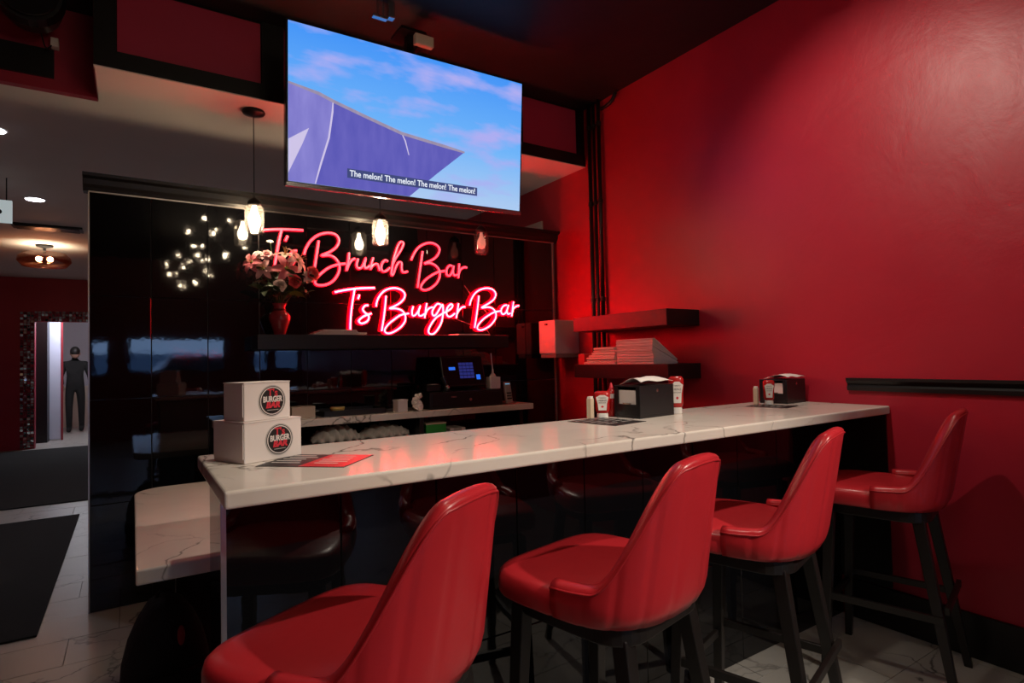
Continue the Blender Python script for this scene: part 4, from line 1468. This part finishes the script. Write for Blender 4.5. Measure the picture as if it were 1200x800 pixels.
# ---- bouquet
VX, VY, VZ = 0.765, 3.80, 1.5024
vs = thing('flower_vase', 'red glass vase holding the bouquet on the floating shelf', 'vase', (VX, VY, VZ))
b = BM()
prof = [(0.030, 0.0), (0.034, 0.004), (0.045, 0.04), (0.062, 0.09), (0.066, 0.115), (0.055, 0.135), (0.036, 0.15), (0.034, 0.175), (0.046, 0.195), (0.043, 0.195), (0.031, 0.176), (0.033, 0.15), (0.052, 0.133), (0.062, 0.114), (0.058, 0.09), (0.041, 0.04), (0.03, 0.008)]
n = 28
rings(b, [[(q * math.cos(2 * PI * j / n), q * math.sin(2 * PI * j / n), z) for j in range(n)] for q, z in prof])
obj('glass', b, mat('red_glass', (0.30, 0.03, 0.04), 0.05, coat=0.5), vs, smooth=True)
b = BM()
lathe(b, [(0.037, 0.148), (0.039, 0.155), (0.037, 0.162)], 24)
obj('band', b, mat('vase_band', (0.12, 0.01, 0.015), 0.2), vs)
M_LEAF = mat('dark_leaf', (0.03, 0.055, 0.02), 0.5, noise=0.3, nscale=20)
M_LEAF2 = mat('yellow_green_leaf', (0.16, 0.20, 0.03), 0.5, noise=0.3, nscale=20)
M_STEM = mat('stem', (0.05, 0.09, 0.03), 0.6)


def petal(length, width, curl, up_, n=7, m=5):
    b = BM()
    V = []
    for i in range(n):
        u = i / (n - 1)
        w = width * math.sin(PI * (0.08 + 0.90 * u)) ** 0.8 * (1.0 if u < 0.97 else 0.5)
        row = []
        for j in range(m):
            v = -1 + 2 * j / (m - 1)
            a = up_ - curl * u
            x = length * u * math.cos(a * (0.6 + 0.4 * u))
            z = length * u * math.sin(a * (0.6 + 0.4 * u)) + 0.25 * w * v * v
            row.append(b.verts.new((x, v * w, z)))
        V.append(row)
    for i in range(n - 1):
        for j in range(m - 1):
            b.faces.new((V[i][j], V[i + 1][j], V[i + 1][j + 1], V[i][j + 1]))
    return b


PMESH = {}


def petal_mesh(key, m, *a):
    if key not in PMESH:
        b = petal(*a)
        me = bpy.data.meshes.new('petal')
        b.to_mesh(me)
        b.free()
        me.materials.append(m)
        for p in me.polygons:
            p.use_smooth = True
        PMESH[key] = me
    return PMESH[key]


def flower(kind, x, y, z, d, size, m, label, center=None):
    """a bloom at (x,y,z) looking along d, its stem running down into the vase"""
    r = thing(kind, label, 'flower', (x, y, z), 0, 'cut flowers in the bouquet')
    q = Vector(d).normalized().to_track_quat('Z', 'Y')
    rm_ = q.to_matrix().to_4x4()
    lay = {'lily': ((6, 1.0, 0.23, 0.8, 0.62),), 'rose': ((5, 0.95, 0.62, 0.5, 0.75), (5, 0.75, 0.55, 0.1, 1.0), (4, 0.55, 0.45, 0.0, 1.25), (3, 0.38, 0.3, -0.2, 1.4)),
           'carnation': ((8, 1.0, 0.42, 0.7, 0.55), (7, 0.8, 0.38, 0.4, 0.9), (5, 0.55, 0.34, 0.2, 1.2)), 'daisy': ((9, 1.0, 0.25, 0.3, 0.35),)}[kind]
    for li, (cnt, L, wd_, curl, up_) in enumerate(lay):
        me = petal_mesh((kind, li, m.name, round(size, 3)), m, size * L, size * wd_, curl, up_)
        for k in range(cnt):
            p = mesh_obj('petal', me, None, r)
            p.matrix_local = rm_ @ Matrix.Rotation(2 * PI * k / cnt + li * 0.5 + random.uniform(-0.12, 0.12), 4, 'Z') @ Matrix.Rotation(random.uniform(-0.1, 0.1), 4, 'Y')
    b = BM()
    ball(b, (0, 0, 0), size * 0.14, 10, 6)
    o = obj('heart', b, center or M_LEAF2, r, smooth=True)
    if kind == 'lily':
        for k in range(5):
            b = BM()
            a = 2 * PI * k / 5
            tube(b, [(0, 0, 0), (0.12 * size * math.cos(a), 0.12 * size * math.sin(a), 0.4 * size), (0.25 * size * math.cos(a), 0.25 * size * math.sin(a), 0.62 * size)], 0.0016, 5)
            s_ = obj('stamen', b, mat('stamen', (0.5, 0.25, 0.08), 0.6), r)
            s_.matrix_local = rm_
    b = BM()
    tgt = Vector((VX + (x - VX) * 0.08, VY + (y - VY) * 0.08, VZ + 0.17)) - Vector((x, y, z))
    mid = Vector((0, 0, 0)) * 0.5 + tgt * 0.5 + Vector((0, 0, 0.01))
    tube(b, spline([Vector((0, 0, 0)), mid, tgt], 4), 0.0022, 5)
    obj('stem', b, M_STEM, r)
    return r


def petal_mat(name, c, c2):
    return mat(name, c, 0.55, noise=0.18, nscale=30)


P_PINK = petal_mat('pink_petal', (0.74, 0.20, 0.24), 0)
P_PALE = petal_mat('pale_pink_petal', (0.76, 0.43, 0.43), 0)
P_WHITE = petal_mat('cream_petal', (0.80, 0.70, 0.64), 0)
P_CORAL = petal_mat('coral_petal', (0.72, 0.10, 0.11), 0)
random.seed(21)
F = -0.9
flower('lily', 0.79, 3.715, 1.905, (0.05, -1, 0.15), 0.10, P_PINK, 'large open pink lily facing out in the middle of the bouquet')
flower('lily', 0.86, 3.75, 1.965, (0.7, -0.6, 0.5), 0.095, P_PALE, 'pale pink lily leaning right above the open lily')
flower('lily', 0.80, 3.80, 2.00, (0.1, -0.4, 1), 0.085, P_WHITE, 'cream lily at the top of the bouquet')
flower('lily', 0.60, 3.75, 1.935, (-0.7, -0.7, 0.3), 0.075, P_PINK, 'pink lily at the left side of the bouquet')
flower('lily', 0.66, 3.74, 1.90, (-0.3, -1, 0.0), 0.075, P_PALE, 'pale pink lily low at the left of the open lily')
flower('carnation', 0.685, 3.75, 1.985, (-0.2, -0.8, 0.6), 0.042, P_PALE, 'pale carnation at the upper left of the bouquet')
flower('carnation', 0.635, 3.77, 1.985, (-0.5, -0.7, 0.6), 0.034, P_WHITE, 'small white carnation at the far upper left of the bouquet')
flower('rose', 0.832, 3.70, 1.825, (0.1, -1, 0.1), 0.048, P_CORAL, 'coral red rose low in the middle of the bouquet', P_CORAL)
flower('rose', 0.745, 3.70, 1.795, (-0.05, -1, 0.1), 0.046, P_WHITE, 'cream white rose at the bottom of the bouquet', P_WHITE)
flower('rose', 0.945, 3.74, 1.885, (0.5, -1, 0.2), 0.055, P_CORAL, 'coral rose at the right side of the bouquet', P_CORAL)
flower('carnation', 0.925, 3.73, 1.865, (0.2, -1, -0.1), 0.045, P_WHITE, 'cream carnation tucked below the right coral rose')
flower('daisy', 0.71, 3.78, 2.075, (-0.1, -0.6, 0.8), 0.022, P_WHITE, 'tiny white bloom on the tallest stem of the bouquet')
leaf_me = {}
for k, (m_, nm) in enumerate(((M_LEAF, 'dark'), (M_LEAF2, 'yellow'))):
    leaf_me[nm] = petal_mesh(('leaf', nm), m_, 0.11, 0.022, 0.5, 0.2)
fol = thing('foliage_sprays', 'dark green leaf sprays filling the bouquet around the flowers', 'foliage', (VX, VY - 0.02, VZ + 0.26))
random.seed(5)
for k in range(70):
    a = random.uniform(-PI, 0.0) if k % 4 else random.uniform(0, PI)
    e = random.uniform(-0.45, 0.7)
    nm = 'yellow' if (k % 9 == 0) else 'dark'
    p = mesh_obj('leaf', leaf_me[nm], None, fol)
    base = Vector((random.uniform(-0.11, 0.15), random.uniform(-0.06, 0.05), random.uniform(-0.02, 0.13)))
    p.matrix_local = Matrix.Translation(base) @ Matrix.Rotation(a, 4, 'Z') @ Matrix.Rotation(-e, 4, 'Y') @ Matrix.Rotation(random.uniform(-1, 1), 4, 'X') @ Matrix.Scale(random.uniform(0.6, 1.15), 4)
for k in range(9):
    b = BM()
    a = -PI * k / 8
    tube(b, spline([(0, 0, -0.09), (0.05 * math.cos(a), 0.04 * math.sin(a), 0.0), (0.14 * math.cos(a), 0.06 * math.sin(a), 0.10)], 4), 0.002, 5)
    obj('twig', b, M_STEM, fol)

# ================================================================== BAGS under the side counter


def backpack(x, y, rot, w, d, h, label, red):
    r = thing('backpack', label, 'bag', (x, y, 0.0005), rot, 'black bags under the side counter')
    b = BM()
    L = []
    for z, k in ((0, 0.86), (0.03, 0.97), (0.12, 1.0), (0.22, 0.96), (0.31, 0.82), (0.38, 0.62), (0.43, 0.4), (0.45, 0.15)):
        z = z / 0.45 * h
        L.append([(k * w / 2 * math.copysign(abs(math.cos(t)) ** 0.7, math.cos(t)), (0.6 + 0.4 * k) * d / 2 * math.copysign(abs(math.sin(t)) ** 0.7, math.sin(t)), z) for t in [2 * PI * j / 24 for j in range(24)]])
    rings(b, L)
    obj('body', b, M_FABRIC, r, smooth=True)
    b = BM()
    tube(b, spline([(-0.03, 0.01, h * 0.94), (-0.02, 0.02, h * 1.03), (0.02, 0.02, h * 1.03), (0.03, 0.01, h * 0.94)], 5), 0.007, 6)
    obj('handle', b, M_FABRIC, r)
    for s_ in (-1, 1):
        b = BM()
        tube(b, spline([(s_ * 0.05, d * 0.40, h * 0.88), (s_ * 0.07, d * 0.62, h * 0.55), (s_ * 0.08, d * 0.5, h * 0.1)], 6), 0.012, 6)
        obj('strap', b, M_FABRIC, r)
    b = BM()
    prism(b, rrect(-w * 0.33, w * 0.33, -d * 0.58, -d * 0.40, 0.02), 0.03, h * 0.45)
    obj('pocket', b, M_FABRIC, r, bevel=0.01)
    if red:
        b = BM()
        ball(b, (0.035, -d * 0.44, h * 0.72), 0.03, 12, 8, (0.45, 0.35, 1.3))
        obj('emblem', b, mat('red_emblem', (0.25, 0.015, 0.02), 0.6), r, smooth=True)


backpack(0.105, 2.62, 0.1, 0.30, 0.22, 0.45, 'black backpack with a red emblem on the floor under the side counter', True)
backpack(0.40, 2.36, -0.2, 0.30, 0.22, 0.46, 'plain black bag on the floor partly hidden by the bar end', False)

# ================================================================== PERSON in the far doorway
ps_ = thing('person', 'person in black clothes seen from behind in the far doorway', 'person', (-0.98, 14.9, 0))


def skin_mesh(name, verts, edges, radii, m, parent, root=0):
    me = bpy.data.meshes.new(name)
    me.from_pydata(verts, edges, [])
    me.materials.append(m)
    o = bpy.data.objects.new(name, me)
    COL.objects.link(o)
    o.parent = parent
    o.modifiers.new('skin', 'SKIN')
    for i, q in enumerate(radii):
        sv = me.skin_vertices[0].data[i]
        sv.radius = q if isinstance(q, tuple) else (q, q)
        sv.use_root = (i == root)
    s_ = o.modifiers.new('sub', 'SUBSURF')
    s_.levels = s_.render_levels = 2
    return o


V = [(0, 0, 0.95), (0, 0, 1.15), (0, 0.0, 1.36), (0, 0, 1.46), (0, -0.01, 1.53),
     (-0.17, 0, 1.40), (-0.24, -0.02, 1.15), (-0.20, -0.16, 0.98),
     (0.17, 0, 1.40), (0.25, 0.02, 1.14), (0.26, -0.04, 0.90),
     (-0.09, 0, 0.90), (-0.10, -0.01, 0.50), (-0.10, 0.02, 0.09), (-0.10, -0.12, 0.045),
     (0.09, 0, 0.90), (0.10, 0.05, 0.50), (0.10, 0.12, 0.10), (0.10, -0.02, 0.045)]
E_ = [(0, 1), (1, 2), (2, 3), (3, 4), (2, 5), (5, 6), (6, 7), (2, 8), (8, 9), (9, 10), (0, 11), (11, 12), (12, 13), (13, 14), (0, 15), (15, 16), (16, 17), (17, 18)]
RD = [(0.15, 0.11), (0.14, 0.10), (0.17, 0.11), 0.06, 0.055, 0.07, 0.052, 0.04, 0.07, 0.052, 0.04, 0.085, 0.065, 0.05, 0.042, 0.085, 0.065, 0.05, 0.042]
skin_mesh('body', V, E_, RD, M_FABRIC, ps_)
b = BM()
ball(b, (0, -0.01, 1.62), 0.095, 16, 12, (0.82, 0.98, 1.2))
hd_ = obj('head', b, M_SKIN, ps_, smooth=True)
for s_ in (-1, 1):
    b = BM()
    ball(b, (s_ * 0.08, 0, 1.61), 0.025, 8, 6, (0.4, 0.8, 1.2))
    obj('ear', b, M_SKIN, hd_, smooth=True)
b = BM()
ball(b, (0, -0.025, 1.655), 0.098, 16, 12, (0.88, 0.98, 1.05))
obj('hair', b, M_HAIR, ps_, smooth=True)
for sx, hx in ((-1, (-0.19, -0.20, 0.95)), (1, (0.26, -0.07, 0.84))):
    b = BM()
    ball(b, hx, 0.04, 10, 8, (0.6, 0.9, 1.1))
    hnd = obj('hand', b, M_SKIN, ps_, smooth=True)
    for k in range(5):
        b = BM()
        o_ = Vector(hx) + Vector((0, -0.03 + 0.016 * k, -0.03))
        ln = (0.05, 0.065, 0.07, 0.062, 0.05)[k]
        tube(b, [o_, o_ + Vector((0, -0.006, -ln * 0.5)), o_ + Vector((-sx * 0.01, -0.01, -ln))], 0.008, 6)
        obj('finger', b, M_SKIN, hnd, smooth=True)
